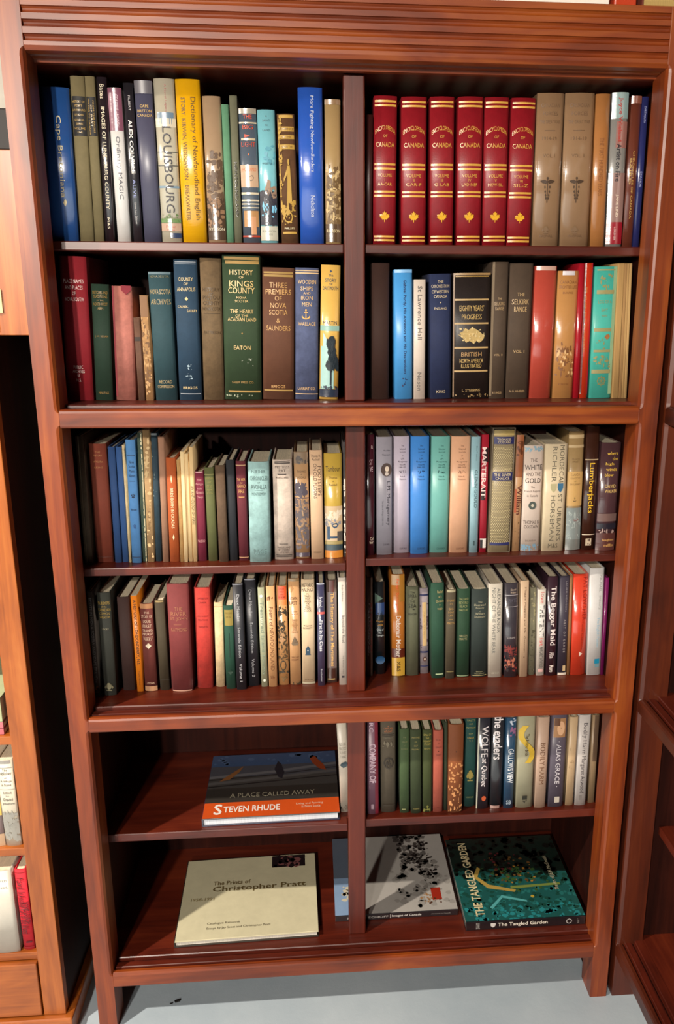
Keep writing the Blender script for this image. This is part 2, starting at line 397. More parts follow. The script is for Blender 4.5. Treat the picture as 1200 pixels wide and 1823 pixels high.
add('A1', 'black glossy hardcover with long cream rotated title', '231c22', 'gloss', (490, 556, 1210, 428, 500, 105), [('V', 'Bates', 152, 250, .5, 30, 'd8cbb0'), ('V', 'IMAGES OF LUNENBURG COUNTY', 305, 1010, .5, 26, 'd8cbb0'), ('V', 'M&S', 1070, 1150, .5, 16, 'd8cbb0')])
add('A1', 'white glossy hardcover with mauve upper third', 'd5d3d0', 'gloss', (577, 668, 1210, 503, 598, 178), [('b', 178, 466, '7d4a5c'), ('V', 'COLVILLE / BOWEN', 222, 442, .62, 20, 'e0c8d0'), ('V', 'Ordinary MAGIC', 505, 942, .5, 36, '55555c')])
add('A1', 'black glossy hardcover with bold white rotated capitals', '242329', 'gloss', (685, 752, 1212, 612, 680, 145), [('V', 'FILBERT', 230, 330, .55, 14, 'b8b4b4'), ('V', 'ALEX COLVILLE', 392, 760, .5, 26, WHT, 1), ('V', 'ALIVE', 800, 930, .5, 20, '8a94c8'), ('V', 'Goose Lane Editions', 960, 1115, .5, 14, 'b8b4b4')])
add('A1', 'slate blue cloth hardcover with three short gold lines', '4a4a5e', 'jacket', (762, 880, 1212, 683, 815, 128), [('b', 128, 215, '5d5a60'), ('H', 'CAPE', 300, 19, G), ('H', 'BRETON', 332, 19, G), ('H', 'CANADA', 362, 19, G)])
add('A1', 'pale illustrated jacket with large dark rotated title', 'bdb6a2', 'gloss', (884, 1020, 1215, 817, 965, 105), [('b', 340, 420, '6f8698', .1, .9), ('b', 380, 440, 'd8cdb4', 0, 1), ('V', 'A Novel Legend', 150, 340, .55, 18, 'a3605a'), ('b', 606, 612, '5a5a55'), ('b', 700, 707, '5a5a55'), ('b', 845, 860, '7f97a8', .0, 1), ('V', 'LOUISBOURG', 435, 1035, .52, 62, '33323a'), ('b', 1075, 1105, '6d8a5a'), ('k', '55713f', 1050, 1100, .05, .95, 24, 16), ('b', 1110, 1165, 'b89a86'), ('H', 'Fraser', 1135, 20, 'a3403a'), ('H', 'Dunlap', 1160, 18, 'a3403a'), ('b', 1180, 1215, '2f3d5c', .45, 1)])
add('A1', 'thick yellow glossy hardcover with two rotated brown titles', 'f0b311', 'gloss', (1030, 1192, 1218, 968, 1140, 105), [('V', 'Dictionary of Newfoundland English', 235, 1085, .67, 44, '5a3c10'), ('V', 'STORY, KIRWIN, WIDDOWSON · BREAKWATER', 240, 1090, .27, 34, '5a3c10')])
add('A2', 'tan jacket in clear cover beside the thick yellow hardcover', 'a98d70', 'gloss', (118, 235, 1190, 70, 195, 228), [('b', 900, 1190, '4e3a2c'), ('k', '5f4936', 600, 940, .1, 1, 60, 42), ('k', '8b6a4e', 900, 1100, 0, 1, 30, 30), ('H', 'RYERSON', 1115, 18, CRM)])
add('A2', 'thin plain sage green hardcover', '5f9070', 'cloth', (241, 287, 1190, 201, 248, 285))
add('A2', 'thin taller grey green hardcover with dark rotated title', '6a6a55', 'cloth', (292, 342, 1190, 252, 308, 225), [('V', 'NEWFOUNDLAND', 660, 1030, .5, 22, '2c2c24', 1)])
add('A2', 'illustrated blue grey jacket with red title and cream waves', '55606e', 'gloss', (349, 464, 1192, 314, 433, 310), [('b', 310, 345, '9a9080'), ('H', 'THE', 365, 26, 'cf4a2c', .5), ('b', 400, 410, 'c8b79a'), ('H', 'BIG', 432, 30, 'cf4a2c', .6), ('s', 'tri', .45, 490, 40, 24, 'cf4a2c'), ('b', 505, 520, 'c8b79a', .1, .9), ('H', 'LIGHT', 545, 32, 'cf4a2c', .8), ('s', 'diamond', .5, 612, 10, 16, 'cf6a2c'), ('b', 680, 830, 'c9a88a'), ('H', 'HOLLAND', 712, 24, 'c8683a', .8), ('s', 'canoe', .6, 770, 40, 40, '55504a'), ('b', 865, 880, 'd8cbb0'), ('b', 915, 925, 'd8cbb0'), ('b', 940, 948, 'd8cbb0'), ('b', 965, 972, 'd8cbb0'), ('b', 990, 1100, 'b88a5a', .1, .95), ('b', 1030, 1155, 'd09a72', .5, .8), ('b', 1160, 1172, 'b0402c')])
add('A2', 'light blue glossy jacket with dark rocky lower third', '7fc3cf', 'gloss', (469, 582, 1195, 439, 558, 320), [('H', 'A', 362, 12, '33525c'), ('H', 'SAINT', 390, 14, '33525c'), ('H', 'IN', 420, 12, '33525c'), ('H', 'LAND', 452, 14, '33525c'), ('k', '5a9db0', 540, 680, .4, .95, 12, 40), ('H', 'WEBSTER', 672, 12, '33525c'), ('b', 860, 1090, '3a3a46'), ('k', '9a7f6a', 790, 890, .35, 1, 14, 50), ('k', '2e2e38', 860, 1080, 0, 1, 40, 46), ('k', '7fc3e6', 950, 1050, .1, .9, 10, 34), ('b', 1095, 1195, 'c3c0b0'), ('H', 'RYERSON', 1130, 16, '6a6a60'), ('H', 'PRESS', 1152, 14, '6a6a60')])
add('A2', 'dark brown worn binding stamped with ornate gold figure', '5d3d22', 'worn', (606, 719, 1195, 569, 692, 348), [('b', 355, 375, 'b8923f', .1, .9), ('b', 432, 462, 'b8923f', .1, .95), ('b', 486, 512, 'b8923f', .1, .95), ('b', 548, 578, 'b8923f', .1, .95), ('H', 'ROMANCE', 447, 16, '5d3d22'), ('H', 'OF THE', 499, 14, '5d3d22'), ('H', 'NORTH', 563, 16, '5d3d22'), ('b', 380, 900, 'a8843a', .04, .10), ('s', 'figure', .55, 790, 80, 300, 'b8923f'), ('k', 'b8923f', 380, 900, .02, .2, 30, 20), ('k', 'b8923f', 930, 1000, .1, .9, 24, 26), ('s', 'ring', .45, 1035, 70, 80, 'b8923f'), ('k', 'b8923f', 990, 1090, .05, .95, 24, 18), ('H', 'PHILLIPS', 1112, 14, 'd8c79a'), ('b', 1135, 1150, 'b8923f', .1, .9)])
add('A2', 'tall bright blue glossy hardcover with silver rotated title', '2c5cc0', 'gloss', (731, 888, 1200, 704, 882, 170), [('V', 'More Fighting Newfoundlanders', 225, 725, .56, 30, 'cfd3dc'), ('V', 'Nicholson', 885, 1030, .56, 30, 'cfd3dc')])
add('A2', 'tan jacket in clear cover next to the divider post', 'ae9062', 'gloss', (901, 1003, 1205, 886, 1003, 250), [('b', 250, 285, '8d6f50'), ('k', '6b5230', 680, 1100, .1, 1, 70, 36), ('k', 'c9ae7a', 700, 1050, .1, 1, 30, 28), ('b', 1080, 1205, '57402a'), ('H', 'RYERSON', 1128, 22, 'd8c79a')])
add('A3', 'slim dark maroon hardcover half hidden behind the divider post', '35100f', 'leather', (50, 100, 1305, 55, 108, 285))
GG = 'd9a548'
def enc(vol, rng, crop, g):
    xbl, xbr, yb, xtl, xtr, yt = g
    q = lambda y: yt + (y - 140) / (1305 - 140) * (yb - yt)
    s_ = (yb - yt) / 1165
    d = []
    for y in (181, 213, 668, 703, 886, 918, 1248, 1278): d.append(('b', q(y) - 8 * s_, q(y) + 8 * s_, GG, .04, .96))
    d += [('A', 'ENCYCLOPEDIA', q(395), 34 * s_, GG, .86), ('H', 'OF', q(448), 22 * s_, GG, .18), ('H', 'CANADA', q(515), 36 * s_, GG, .80),
          ('H', 'VOLUME', q(755), 26 * s_, GG, .60), ('H', vol, q(792), 22 * s_, GG), ('H', rng, q(826), 24 * s_, GG, .62), ('s', 'leaf', .5, q(1085), 88 * s_, 92 * s_, 'e8b02c')]
    add(crop, 'dark red gilt banded encyclopedia volume marked %s' % vol, '8e1420', 'leather', g, d)
enc('I', 'AA-CAR', 'A3', (105, 288, 1305, 115, 300, 135))
enc('II', 'CAR-F', 'A3', (330, 525, 1308, 333, 535, 143))
enc('III', 'G-LAB', 'A3', (556, 742, 1308, 562, 755, 143))
enc('IV', 'LAD-NEF', 'A3', (762, 965, 1308, 783, 985, 143))
enc('V', 'NEW-SIL', 'A3', (975, 1160, 1308, 995, 1190, 148))
enc('VI', 'SIL-Z', 'A4', (46, 210, 1145, 86, 255, 132))
for vol, g in (('I', (222, 405, 1143, 263, 448, 100)), ('II', (416, 610, 1143, 457, 660, 100))):
    add('A4', 'tan cellophane wrapped medical history with caduceus, volume %s' % vol, '9c7c5c', 'gloss', g, [('H', 'CANADIAN', 183, 26, '6e543c', .7), ('H', 'FORCES', 237, 26, '6e543c', .55), ('H', 'THE GREAT WAR', 292, 26, '6e543c', .75), ('b', 349, 353, '6e543c', .3, .7), ('H', '1914-19', 405, 24, '6e543c', .55), ('H', 'VOL. ' + vol, 522, 24, '6e543c', .45), ('s', 'caduceus', .48, 760, 110, 180, '4a3626'), ('s', 'crest', .48, 1040, 60, 50, '7a5f45'), ('H', 'MACPHAIL', 1085, 18, '6e543c', .5)])
add('A4', 'orange tan glossy jacket with faint rotated title', 'b57a45', 'gloss', (619, 727, 1143, 668, 768, 105), [('V', 'THE FIRST HUNDRED YEARS', 400, 800, .5, 34, '8d5a34')])
add('A4', 'grey green jacket with red and black rotated lettering', '8c8a86', 'gloss', (731, 840, 1143, 780, 898, 95), [('b', 95, 270, '8fa9a8'), ('b', 290, 470, '9c6a60', .3, 1), ('b', 640, 985, '9a7a72'), ('V', 'Joyce Wieland', 130, 425, .5, 36, 'b03c34', 1), ('V', 'Artist on Fire', 440, 700, .52, 38, '2c2a30', 1), ('V', 'JANE LIND', 790, 950, .55, 24, 'ecd9c4', 1), ('b', 985, 1143, '9c1c2c'), ('V', 'LORIMER', 1020, 1115, .5, 14, 'd8c8c0')])
add('A4', 'thin brown leather hardcover with gilt rotated title', '6b3628', 'gloss', (846, 914, 1143, 912, 985, 118), [('b', 118, 170, '865040'), ('V', 'CHRONICLES OF CANADA', 490, 960, .55, 14, G), ('V', 'BAIRD', 540, 720, .3, 12, G)])
add('A4', 'thin dark blue glossy book beside the bookcase side', '2a2f66', 'gloss', (920, 960, 1143, 988, 1030, 125), [('V', 'DARTMOUTH', 190, 300, .5, 14, 'aab0d8'), ('V', 'SEASIDE', 630, 740, .5, 14, 'aab0d8')])
# ---- second shelf
add('B1', 'large crimson hardcover with white block capitals', '8a1522', 'cloth', (163, 355, 1108, 78, 315, 70), [('H', 'PLACE NAMES', 247, 28, 'e6c9c4', .74), ('H', 'AND PLACES', 293, 28, 'e6c9c4', .66), ('H', 'OF', 335, 24, 'e6c9c4', .12), ('H', 'NOVA SCOTIA', 378, 28, 'e6c9c4', .70), ('H', 'PUBLIC', 880, 26, 'e6c9c4', .36), ('H', 'ARCHIVES', 912, 24, 'e6c9c4', .46), ('H', 'OF', 945, 22, 'e6c9c4', .1), ('H', 'N.S.', 978, 24, 'e6c9c4', .2)])
add('B1', 'small dark green hardcover with gold title at head', '20382a', 'cloth', (371, 500, 1110, 334, 465, 275), [('H', 'SKETCHES AND', 335, 22, GD, .86), ('H', 'TRADITIONS', 365, 22, GD, .80), ('H', 'OF THE', 392, 10, GD, .4), ('H', 'NORTHWEST', 418, 22, GD, .82), ('H', 'ARM', 450, 20, GD, .32), ('H', 'J. W. REGAN', 655, 18, GD, .75), ('H', 'HALIFAX', 1075, 18, GD, .6)])
add('B1', 'book in wrinkled dusty pink paper wrapper with torn head', 'a8685c', 'worn', (523, 668, 1105, 482, 640, 290), [('b', 290, 1105, '8c3a40', 0, .1), ('s', 'notch', .72, 318, 70, 66, '7a1626')])
add('B1', 'short tattered brown booklet', '5c4030', 'worn', (690, 734, 1102, 648, 698, 520), [('b', 660, 690, '2c1c14')], name='booklet', hard=False)
add('B1', 'tattered beige booklet with torn paper spine', 'a0794f', 'worn', (746, 800, 1106, 694, 752, 355), [('b', 358, 510, '7d5a3a'), ('k', '6b4a2c', 520, 1080, 0, 1, 40, 24), ('k', 'b08a5c', 520, 1080, 0, 1, 40, 22)], name='booklet', hard=False)
add('B1', 'worn dark teal hardcover with dull gilt archives title', '25434a', 'cloth', (816, 976, 1100, 752, 925, 182), [('b', 182, 200, '5a7078'), ('H', 'NOVA SCOTIA', 215, 16, '7a7350', .85), ('H', 'NOVA SCOTIA', 325, 34, 'a8946a', .92), ('H', 'ARCHIVES', 398, 38, 'a8946a', .90), ('H', 'RECORD', 990, 24, 'a8946a', .6), ('H', 'COMMISSION', 1025, 22, 'a8946a', .76)])
add('B1', 'dark blue hardcover with gilt county title and scuffed foot', '1f3a50', 'cloth', (991, 1158, 1110, 928, 1130, 92), [('b', 106, 112, '8a9098', .05, .95), ('b', 122, 126, '8a9098', .05, .95), ('H', 'COUNTY', 232, 28, 'd8c08a', .62), ('H', 'OF', 266, 22, 'd8c08a', .18), ('H', 'ANNAPOLIS', 305, 28, 'd8c08a', .78), ('s', 'diamond', .5, 375, 26, 30, 'd8c08a'), ('H', 'CALNEK,', 432, 20, 'd8c08a', .46, .34), ('H', 'SAVARY', 460, 20, 'd8c08a', .42, .72), ('k', '8fa6b4', 860, 980, .3, .6, 14, 14), ('H', 'BRIGGS', 1035, 20, 'd8c08a', .62), ('b', 1078, 1084, '8a9098', .05, .95)])
add('B2', 'worn taupe hardcover with faint brown title', '6a563c', 'worn', (91, 237, 1070, 55, 214, 80), [('H', 'HISTORY', 297, 26, '4a3a26', .8), ('H', 'OF', 325, 16, '4a3a26', .2), ('H', 'PICTOU', 352, 28, '4a3a26', .8), ('H', 'COUNTY', 392, 28, '4a3a26', .8), ('H', 'NOVA SCOTIA', 432, 26, '4a3a26', .85), ('b', 462, 466, '4a3a26', .1, .9), ('H', 'PATTERSON', 600, 22, '4a3a26', .8)])
add('B2', 'widest green cloth hardcover with large gilt county title', '2c4028', 'cloth', (242, 503, 1072, 216, 492, 58), [('b', 72, 92, GD, .05, .97), ('b', 98, 120, GD, .08, .97), ('H', 'HISTORY', 178, 36, 'd8b878', .62), ('H', 'OF', 212, 17, 'd8b878', .12), ('H', 'KINGS', 257, 42, 'd8b878', .64), ('H', 'COUNTY', 304, 42, 'd8b878', .70), ('H', 'NOVA', 355, 15, 'd8b878', .26), ('H', 'SCOTIA', 379, 17, 'd8b878', .36), ('H', 'THE HEART', 450, 29, 'd8b878', .62), ('H', 'OF THE', 481, 17, 'd8b878', .34), ('H', 'ACADIAN LAND', 508, 27, 'd8b878', .76), ('s', 'diamond', .5, 607, 12, 16, GD), ('H', 'EATON', 710, 29, 'd8b878', .46), ('k', 'b9c0b0', 785, 840, .4, .8, 7, 11), ('H', 'SALEM PRESS CO.', 962, 15, GD, .6), ('b', 1022, 1036, GD, .1, .97), ('k', '9aa088', 1055, 1072, 0, 1, 14, 12)])
add('B2', 'brown hardcover with seven stacked gilt title lines', '5f3c2a', 'cloth', (513, 733, 1074, 506, 736, 150), [('b', 178, 190, GD, .04, .96), ('b', 196, 212, GD, .04, .96)] + [('H', t_, y_, h_, 'c99a5c', w_) for t_, y_, h_, w_ in (('THREE', 270, 36, .56), ('PREMIERS', 317, 36, .80), ('OF', 362, 32, .22), ('NOVA', 412, 36, .5), ('SCOTIA', 460, 36, .58), ('&', 517, 30, .12), ('SAUNDERS', 572, 36, .76), ('BRIGGS', 993, 20, .45))] + [('b', 1016, 1026, GD, .04, .96)])
add('B2', 'faded blue hardcover with gilt anchor', '4e5878', 'worn', (743, 904, 1072, 741, 911, 150), [('b', 166, 172, 'd0b084', 0, 1), ('b', 182, 190, 'd0b084', 0, 1), ('H', 'WOODEN', 246, 30, 'd6b07a', .78), ('H', 'SHIPS', 292, 28, 'd6b07a', .55), ('H', 'AND', 325, 16, 'd6b07a', .3), ('H', 'IRON', 358, 28, 'd6b07a', .5), ('H', 'MEN', 403, 28, 'd6b07a', .42), ('s', 'anchor', .46, 472, 62, 74, 'd6a860'), ('H', 'WALLACE', 540, 26, 'd6b07a', .76), ('H', 'LAURIAT CO.', 1007, 20, 'd6b07a', .78), ('b', 1044, 1049, 'd0b084', 0, 1)])
add('B2', 'yellow glossy jacket showing a dark pine tree', 'dfb45c', 'gloss', (914, 1047, 1068, 919, 1074, 130), [('s', 'tri', .52, 172, 18, 22, '2c3a4a'), ('H', 'The', 200, 18, '2c3a4a', .26), ('H', 'STORY', 235, 26, '2c3a4a', .58), ('H', 'OF', 262, 16, '2c3a4a', .2), ('H', 'DARTMOUTH', 290, 26, '2c3a4a', .80), ('H', 'MARTIN', 533, 24, '2c3a4a', .74), ('b', 552, 590, '8fb8ac'), ('b', 700, 1010, 'a8d0cc', .05, .75), ('s', 'tri', .3, 680, 40, 160, 'a8d0cc'), ('s', 'tree', .58, 815, 150, 330, '18262e'), ('b', 1012, 1068, '243044'), ('k', '243044', 995, 1020, 0, 1, 14, 20)])
add('B3', 'plain dark chocolate brown hardcover', '3a221a', 'cloth', (100, 244, 1187, 102, 248, 85))
add('B3', 'bright sky blue hardcover with navy rotated title', '4a98d8', 'jacket', (295, 435, 1190, 286, 435, 138), [('b', 138, 165, '7fb0dc'), ('V', 'Gabriel Purdy, His Ancestors and His Descendants', 220, 992, .56, 30, '1f2c56', 1), ('k', '1f2c56', 1030, 1120, .42, .68, 8, 16)], hard=False, name='softcover_book')
add('B3', 'cream jacket with grey rotated serif title', 'd6c8ba', 'jacket', (447, 540, 1184, 446, 548, 220), [('V', 'St Lawrence Hall', 272, 706, .5, 36, '56504c'), ('V', 'Nelson', 980, 1132, .48, 34, '56504c')])
add('B3', 'navy hardcover with small gilt title block', '1f2a4c', 'cloth', (584, 755, 1182, 576, 758, 175), [('H', 'THE', 238, 22, 'c4b292', .26), ('H', 'COLONIZATION', 274, 26, 'c4b292', .84), ('H', 'OF WESTERN', 318, 26, 'c4b292', .80), ('H', 'CANADA', 357, 24, 'c4b292', .62), ('s', 'diamond', .5, 405, 14, 14, 'c4b292'), ('H', 'ENGLAND', 453, 20, 'c4b292', .58), ('H', 'KING', 1142, 24, 'c4b292', .42)])
add('B3', 'thick black leather binding with raised gilt emblem and worn edges', '241c1a', 'leather', (766, 1062, 1187, 770, 1088, 168), [('b', 168, 186, '9a7a50'), ('b', 192, 200, GD, .05, .95), ('b', 376, 390, 'b89a68', .04, .96), ('b', 568, 582, 'b89a68', .04, .96), ('b', 768, 782, 'b89a68', .04, .96), ('b', 962, 976, 'b89a68', .04, .96), ('b', 170, 1185, '7d5f40', 0, .035), ('H', "EIGHTY YEARS'", 450, 46, 'c9a868', .66), ('H', 'PROGRESS', 522, 42, 'c9a868', .54), ('s', 'beaver', .48, 672, 230, 150, 'bda26a'), ('k', 'd0ba88', 610, 740, .2, .85, 30, 20), ('H', 'BRITISH', 828, 36, 'b08a5c', .56), ('H', 'NORTH AMERICA', 882, 36, 'c9a868', .64), ('H', 'ILLUSTRATED', 925, 34, 'c9a868', .56), ('H', 'L. STEBBINS', 1130, 22, 'b89a68', .5), ('k', 'a08458', 1165, 1186, 0, 1, 18, 14)])
add('B4', 'narrower brown range hardcover marked volume II', '4c3d2f', 'cloth', (42, 154, 1022, 73, 187, 65), [('b', 65, 1022, '6c5a42', 0, .14), ('H', 'THE', 320, 14, 'b89a70', .26), ('H', 'SELKIRK', 355, 24, 'b89a70', .66), ('H', 'RANGE', 390, 24, 'b89a70', .52), ('H', 'VOL. II', 720, 15, 'b89a70', .55), ('H', 'A.O. WHEELER', 997, 16, 'b89a70', .6)])
add('B4', 'wider brown range hardcover marked volume I', '4c3d2f', 'cloth', (162, 319, 1020, 196, 366, 75), [('H', 'THE', 292, 26, 'c9a878', .32), ('H', 'SELKIRK', 343, 36, 'c9a878', .76), ('H', 'RANGE', 395, 36, 'c9a878', .56), ('H', 'VOL. I', 695, 20, 'c9a878', .5), ('H', 'A. O. WHEELER', 985, 16, 'b89a70', .7)])
add('B4', 'plain coral red book in clear cover', 'b84a3c', 'gloss', (331, 480, 1020, 376, 533, 95), [('b', 95, 125, 'c8a090', .05, .95)])
add('B4', 'tan jacket in clear cover with brown sketch near foot', 'c08a52', 'gloss', (497, 638, 1004, 541, 688, 130), [('b', 130, 160, 'd8d0d4', .2, .8), ('H', 'CANADIAN', 207, 22, '7a4a26', .8), ('H', 'FRONTIER LIFE', 242, 22, '7a4a26', .85), ('H', 'BURPEE', 282, 14, '7a4a26', .5), ('k', '7d5230', 640, 880, .1, .95, 60, 22), ('k', 'd8b07a', 700, 860, .1, .95, 20, 22), ('H', 'RYERSON', 935, 14, '7a4a26', .5)])
add('B4', 'thin bright red glossy hardcover beside the orange red one', 'a81828', 'gloss', (646, 684, 1008, 691, 726, 75))
add('B4', 'thin orange red hardcover with faint gilt rotated title', 'c8381c', 'gloss', (687, 742, 1008, 730, 788, 74), [('b', 74, 1008, '5c1414', 0, .2), ('b', 74, 1008, 'b81c34', .86, 1), ('V', 'SIR CHARLES G. D. ROBERTS', 240, 700, .28, 10, 'b0803c')])
add('B4', 'turquoise hardcover stamped with bronze ship wheel', '46b0a0', 'jacket', (757, 914, 1008, 802, 963, 100), [('b', 100, 1008, '8fae88', .84, 1), ('b', 118, 128, '8d9060', .1, .9), ('s', 'star', .52, 200, 6, 6, '8d8a5a'), ('k', '8d8a5a', 150, 260, .25, .8, 16, 20), ('b', 262, 290, '958f60', .12, .9), ('H', 'LOG OF A', 345, 22, '8d8a5a', .6), ('H', 'BAY', 402, 20, '8d8a5a', .28), ('H', 'MAN', 444, 16, '8d8a5a', .24), ('b', 530, 555, '958f60', .08, .85), ('s', 'canoe', .68, 592, 44, 40, 'a06a3c'), ('k', '8d8a5a', 610, 680, .2, .6, 14, 14), ('b', 685, 703, '958f60', .1, .85), ('k', '8d8a5a', 730, 810, .15, .85, 26, 20), ('b', 828, 856, '958f60', .05, .9), ('s', 'wheel', .5, 912, 66, 66, '7d7a4c')])
for k_, (g, c_) in enumerate((((923, 965, 1012, 967, 1010, 75), 'b58f5a'), ((968, 988, 1012, 1011, 1029, 75), 'a88252'), ((990, 1005, 1012, 1031, 1045, 75), 'b8935e'), ((1008, 1023, 1012, 1048, 1064, 75), 'c09c66'))):
    add('B4', ('widest beige pamphlet against the turquoise hardcover', 'thin darker beige pamphlet second from the turquoise hardcover', 'thin beige pamphlet third from the turquoise hardcover', 'palest thin pamphlet nearest the bookcase side')[k_], c_, 'pages', g, name='pamphlet', hard=False)
# ---- third shelf
add('C1', 'grey brown ribbed hardcover next to the bookcase side', '5d4c3a', 'worn', (176, 250, 1135, 102, 165, 120), [('b', 120, 1135, '7a6850', .35, .42), ('b', 120, 1135, '3a2c20', .46, .5)])
add('C1', 'rust brown hardcover with faint gilt title', '6c2e1c', 'cloth', (272, 408, 1118, 197, 357, 180), [('H', 'THE', 245, 14, 'a06a40', .3), ('H', 'HISTORY', 270, 14, 'a06a40', .5), ('H', 'of Halifax', 316, 16, 'a06a40', .55), ('H', 'AKINS', 362, 14, 'a06a40', .5), ('b', 1072, 1078, '4a1e12', .05, .95)])
add('C1', 'plain navy blue hardcover', '22406e', 'cloth', (421, 477, 1120, 361, 417, 203))
add('C1', 'plain mid blue hardcover beside the navy one', '2a4c80', 'cloth', (483, 528, 1115, 421, 473, 203))
add('C1', 'very thin cream pamphlet between blue books', 'c9b48a', 'worn', (533, 552, 1118, 475, 492, 190), name='pamphlet', hard=False)
add('C1', 'light blue hardcover with black title lines and flower', '4c7fb4', 'cloth', (557, 632, 1122, 497, 580, 148), [('b', 266, 271, '22304a', .1, .9), ('H', 'Nova', 318, 24, '22304a', .5), ('H', 'Scotia', 350, 24, '22304a', .62), ('H', 'Place', 388, 24, '22304a', .56), ('H', 'Names', 425, 24, '22304a', .66), ('b', 465, 469, '22304a', .2, .8), ('s', 'flower', .5, 582, 32, 40, '22304a'), ('H', 'Brown', 692, 15, '22304a', .56), ('s', 'flower', .5, 825, 26, 40, '2f5488'), ('b', 1072, 1078, '22304a', .05, .95)])
add('C1', 'tattered dark green booklet with white torn edge', '3c4c40', 'worn', (641, 675, 1110, 592, 632, 90), [('b', 90, 1110, 'bdb594', .72, 1), ('k', '3c4c40', 90, 1110, .6, .9, 30, 20)], name='booklet', hard=False)
add('C1', 'tall beige paper spine beside the dark teal one', '9c7f58', 'worn', (681, 734, 1114, 637, 690, 70), [('k', 'b89c70', 120, 1100, 0, 1, 30, 30), ('V', 'Acadian Reader', 700, 860, .5, 20, '6e5436')], name='booklet', hard=False)
add('C1', 'dark teal hardcover with worn speckled spine', '1f3440', 'worn', (745, 790, 1110, 701, 752, 95), [('b', 95, 112, '6a7478'), ('k', '7d8a84', 200, 700, 0, 1, 8, 9)])
add('C1', 'plain dusty pink tan hardcover', '8f6a54', 'cloth', (800, 848, 1113, 758, 808, 123))
add('C1', 'rust orange hardcover with white rotated capitals', 'a04c20', 'cloth', (852, 935, 1113, 821, 898, 290), [('s', 'diamond', .5, 455, 14, 66, 'e0c8a0'), ('V', 'BIRDS BORN IN CICADAS', 525, 842, .5, 22, 'e0c8a0', 1), ('s', 'diamond', .5, 915, 14, 50, 'e0c8a0')])
add('C1', 'thin buff booklet beside the rust orange hardcover', 'a98452', 'worn', (940, 964, 1112, 905, 934, 305), name='booklet', hard=False)
add('C1', 'thin pale cream booklet with white edge', 'd8bf90', 'matte', (970, 999, 1115, 936, 964, 240), name='booklet', hard=False)
add('C1', 'thin cream booklet between pale cream ones', 'cdb284', 'matte', (1004, 1040, 1110, 968, 996, 260), name='booklet', hard=False)
add('C1', 'taller thin cream booklet with dark rotated title', 'c9ac7c', 'matte', (1043, 1072, 1110, 998, 1040, 205), [('V', 'AN ANTHOLOGY OF VERSE', 505, 812, .5, 22, '5c4c34')], name='booklet', hard=False)
add('C1', 'maroon hardcover with pale script title', '6d1c34', 'cloth', (1077, 1150, 1106, 1049, 1120, 400), [('b', 398, 408, 'c89aa0', .1, .9), ('H', 'THE', 465, 14, 'c89090', .5), ('H', 'Forge', 498, 22, 'c89090', .8), ('H', 'in the', 530, 14, 'c89090', .5), ('H', 'Green', 560, 24, 'c89090', .85), ('H', 'Deep', 600, 24, 'c89090', .7), ('H', 'McLEOD', 945, 20, 'c89090', .8)])
add('C2', 'olive green hardcover with faint gilt title', '565a34', 'cloth', (122, 195, 996, 93, 160, 330), [('b', 376, 380, '7d7a4a', 0, 1), ('H', 'EVANGELINE', 405, 14, '8d8650', .85), ('H', 'AND', 432, 10, '8d8650', .4), ('H', 'OTHER', 462, 14, '8d8650', .6), ('H', 'POEMS', 488, 14, '8d8650', .6), ('H', 'BOSTON', 510, 12, '8d8650', .6)])
add('C2', 'plain worn brown hardcover beside the black one', '5a4634', 'worn', (201, 269, 1001, 169, 238, 315))
add('C2', 'plain black hardcover', '22242a', 'cloth', (278, 335, 994, 245, 306, 275))
add('C2', 'wine red hardcover with gilt bands and title', '5c1f2a', 'cloth', (345, 412, 993, 314, 389, 285), [('b', 310, 318, 'a07a5c', 0, 1), ('H', 'THE HEIR', 413, 18, 'c4935c', .85), ('H', 'OF', 437, 10, 'c4935c', .3), ('H', 'GRAND', 459, 24, 'c4935c', .85), ('H', 'PRE', 495, 24, 'c4935c', .6), ('b', 533, 538, 'c4935c', .2, .8), ('b', 966, 972, 'a07a5c', 0, 1)])
add('C2', 'pale blue paper jacket with dark grey title', '8db0b0', 'worn', (421, 569, 1005, 399, 557, 290), [('H', 'FURTHER', 358, 26, '5a7070', .64), ('H', 'CHRONICLES', 405, 30, '5a7070', .82), ('H', 'OF', 436, 12, '5a7070', .12), ('H', 'AVONLEA', 465, 32, '5a7070', .74), ('b', 487, 490, '5a7070', .3, .7), ('H', 'MONTGOMERY', 515, 20, '5a7070', .66), ('H', 'PAGE', 928, 32, '5a7070', .62), ('H', 'COMPANY', 951, 12, '5a7070', .5)])
add('C2', 'off white jacket with black double rules', 'c3b3a6', 'worn', (598, 733, 986, 576, 720, 275), [('b', 284, 288, '3c3430', .1, .9), ('b', 294, 303, '3c3430', .1, .9), ('H', 'MISTRESS', 327, 18, '4c423c', .74), ('H', 'PAT', 350, 18, '4c423c', .34), ('b', 373, 379, '3c3430', .25, .7), ('H', 'MONTGOMERY', 400, 15, '4c423c', .7), ('b', 870, 875, '3c3430', .25, .7), ('H', 'McCLELLAND', 897, 13, '4c423c', .7), ('H', '& STEWART', 914, 15, '4c423c', .6), ('H', 'LIMITED', 932, 13, '4c423c', .46), ('b', 950, 955, '3c3430', .08, .92), ('b', 960, 967, '3c3430', .08, .92)])
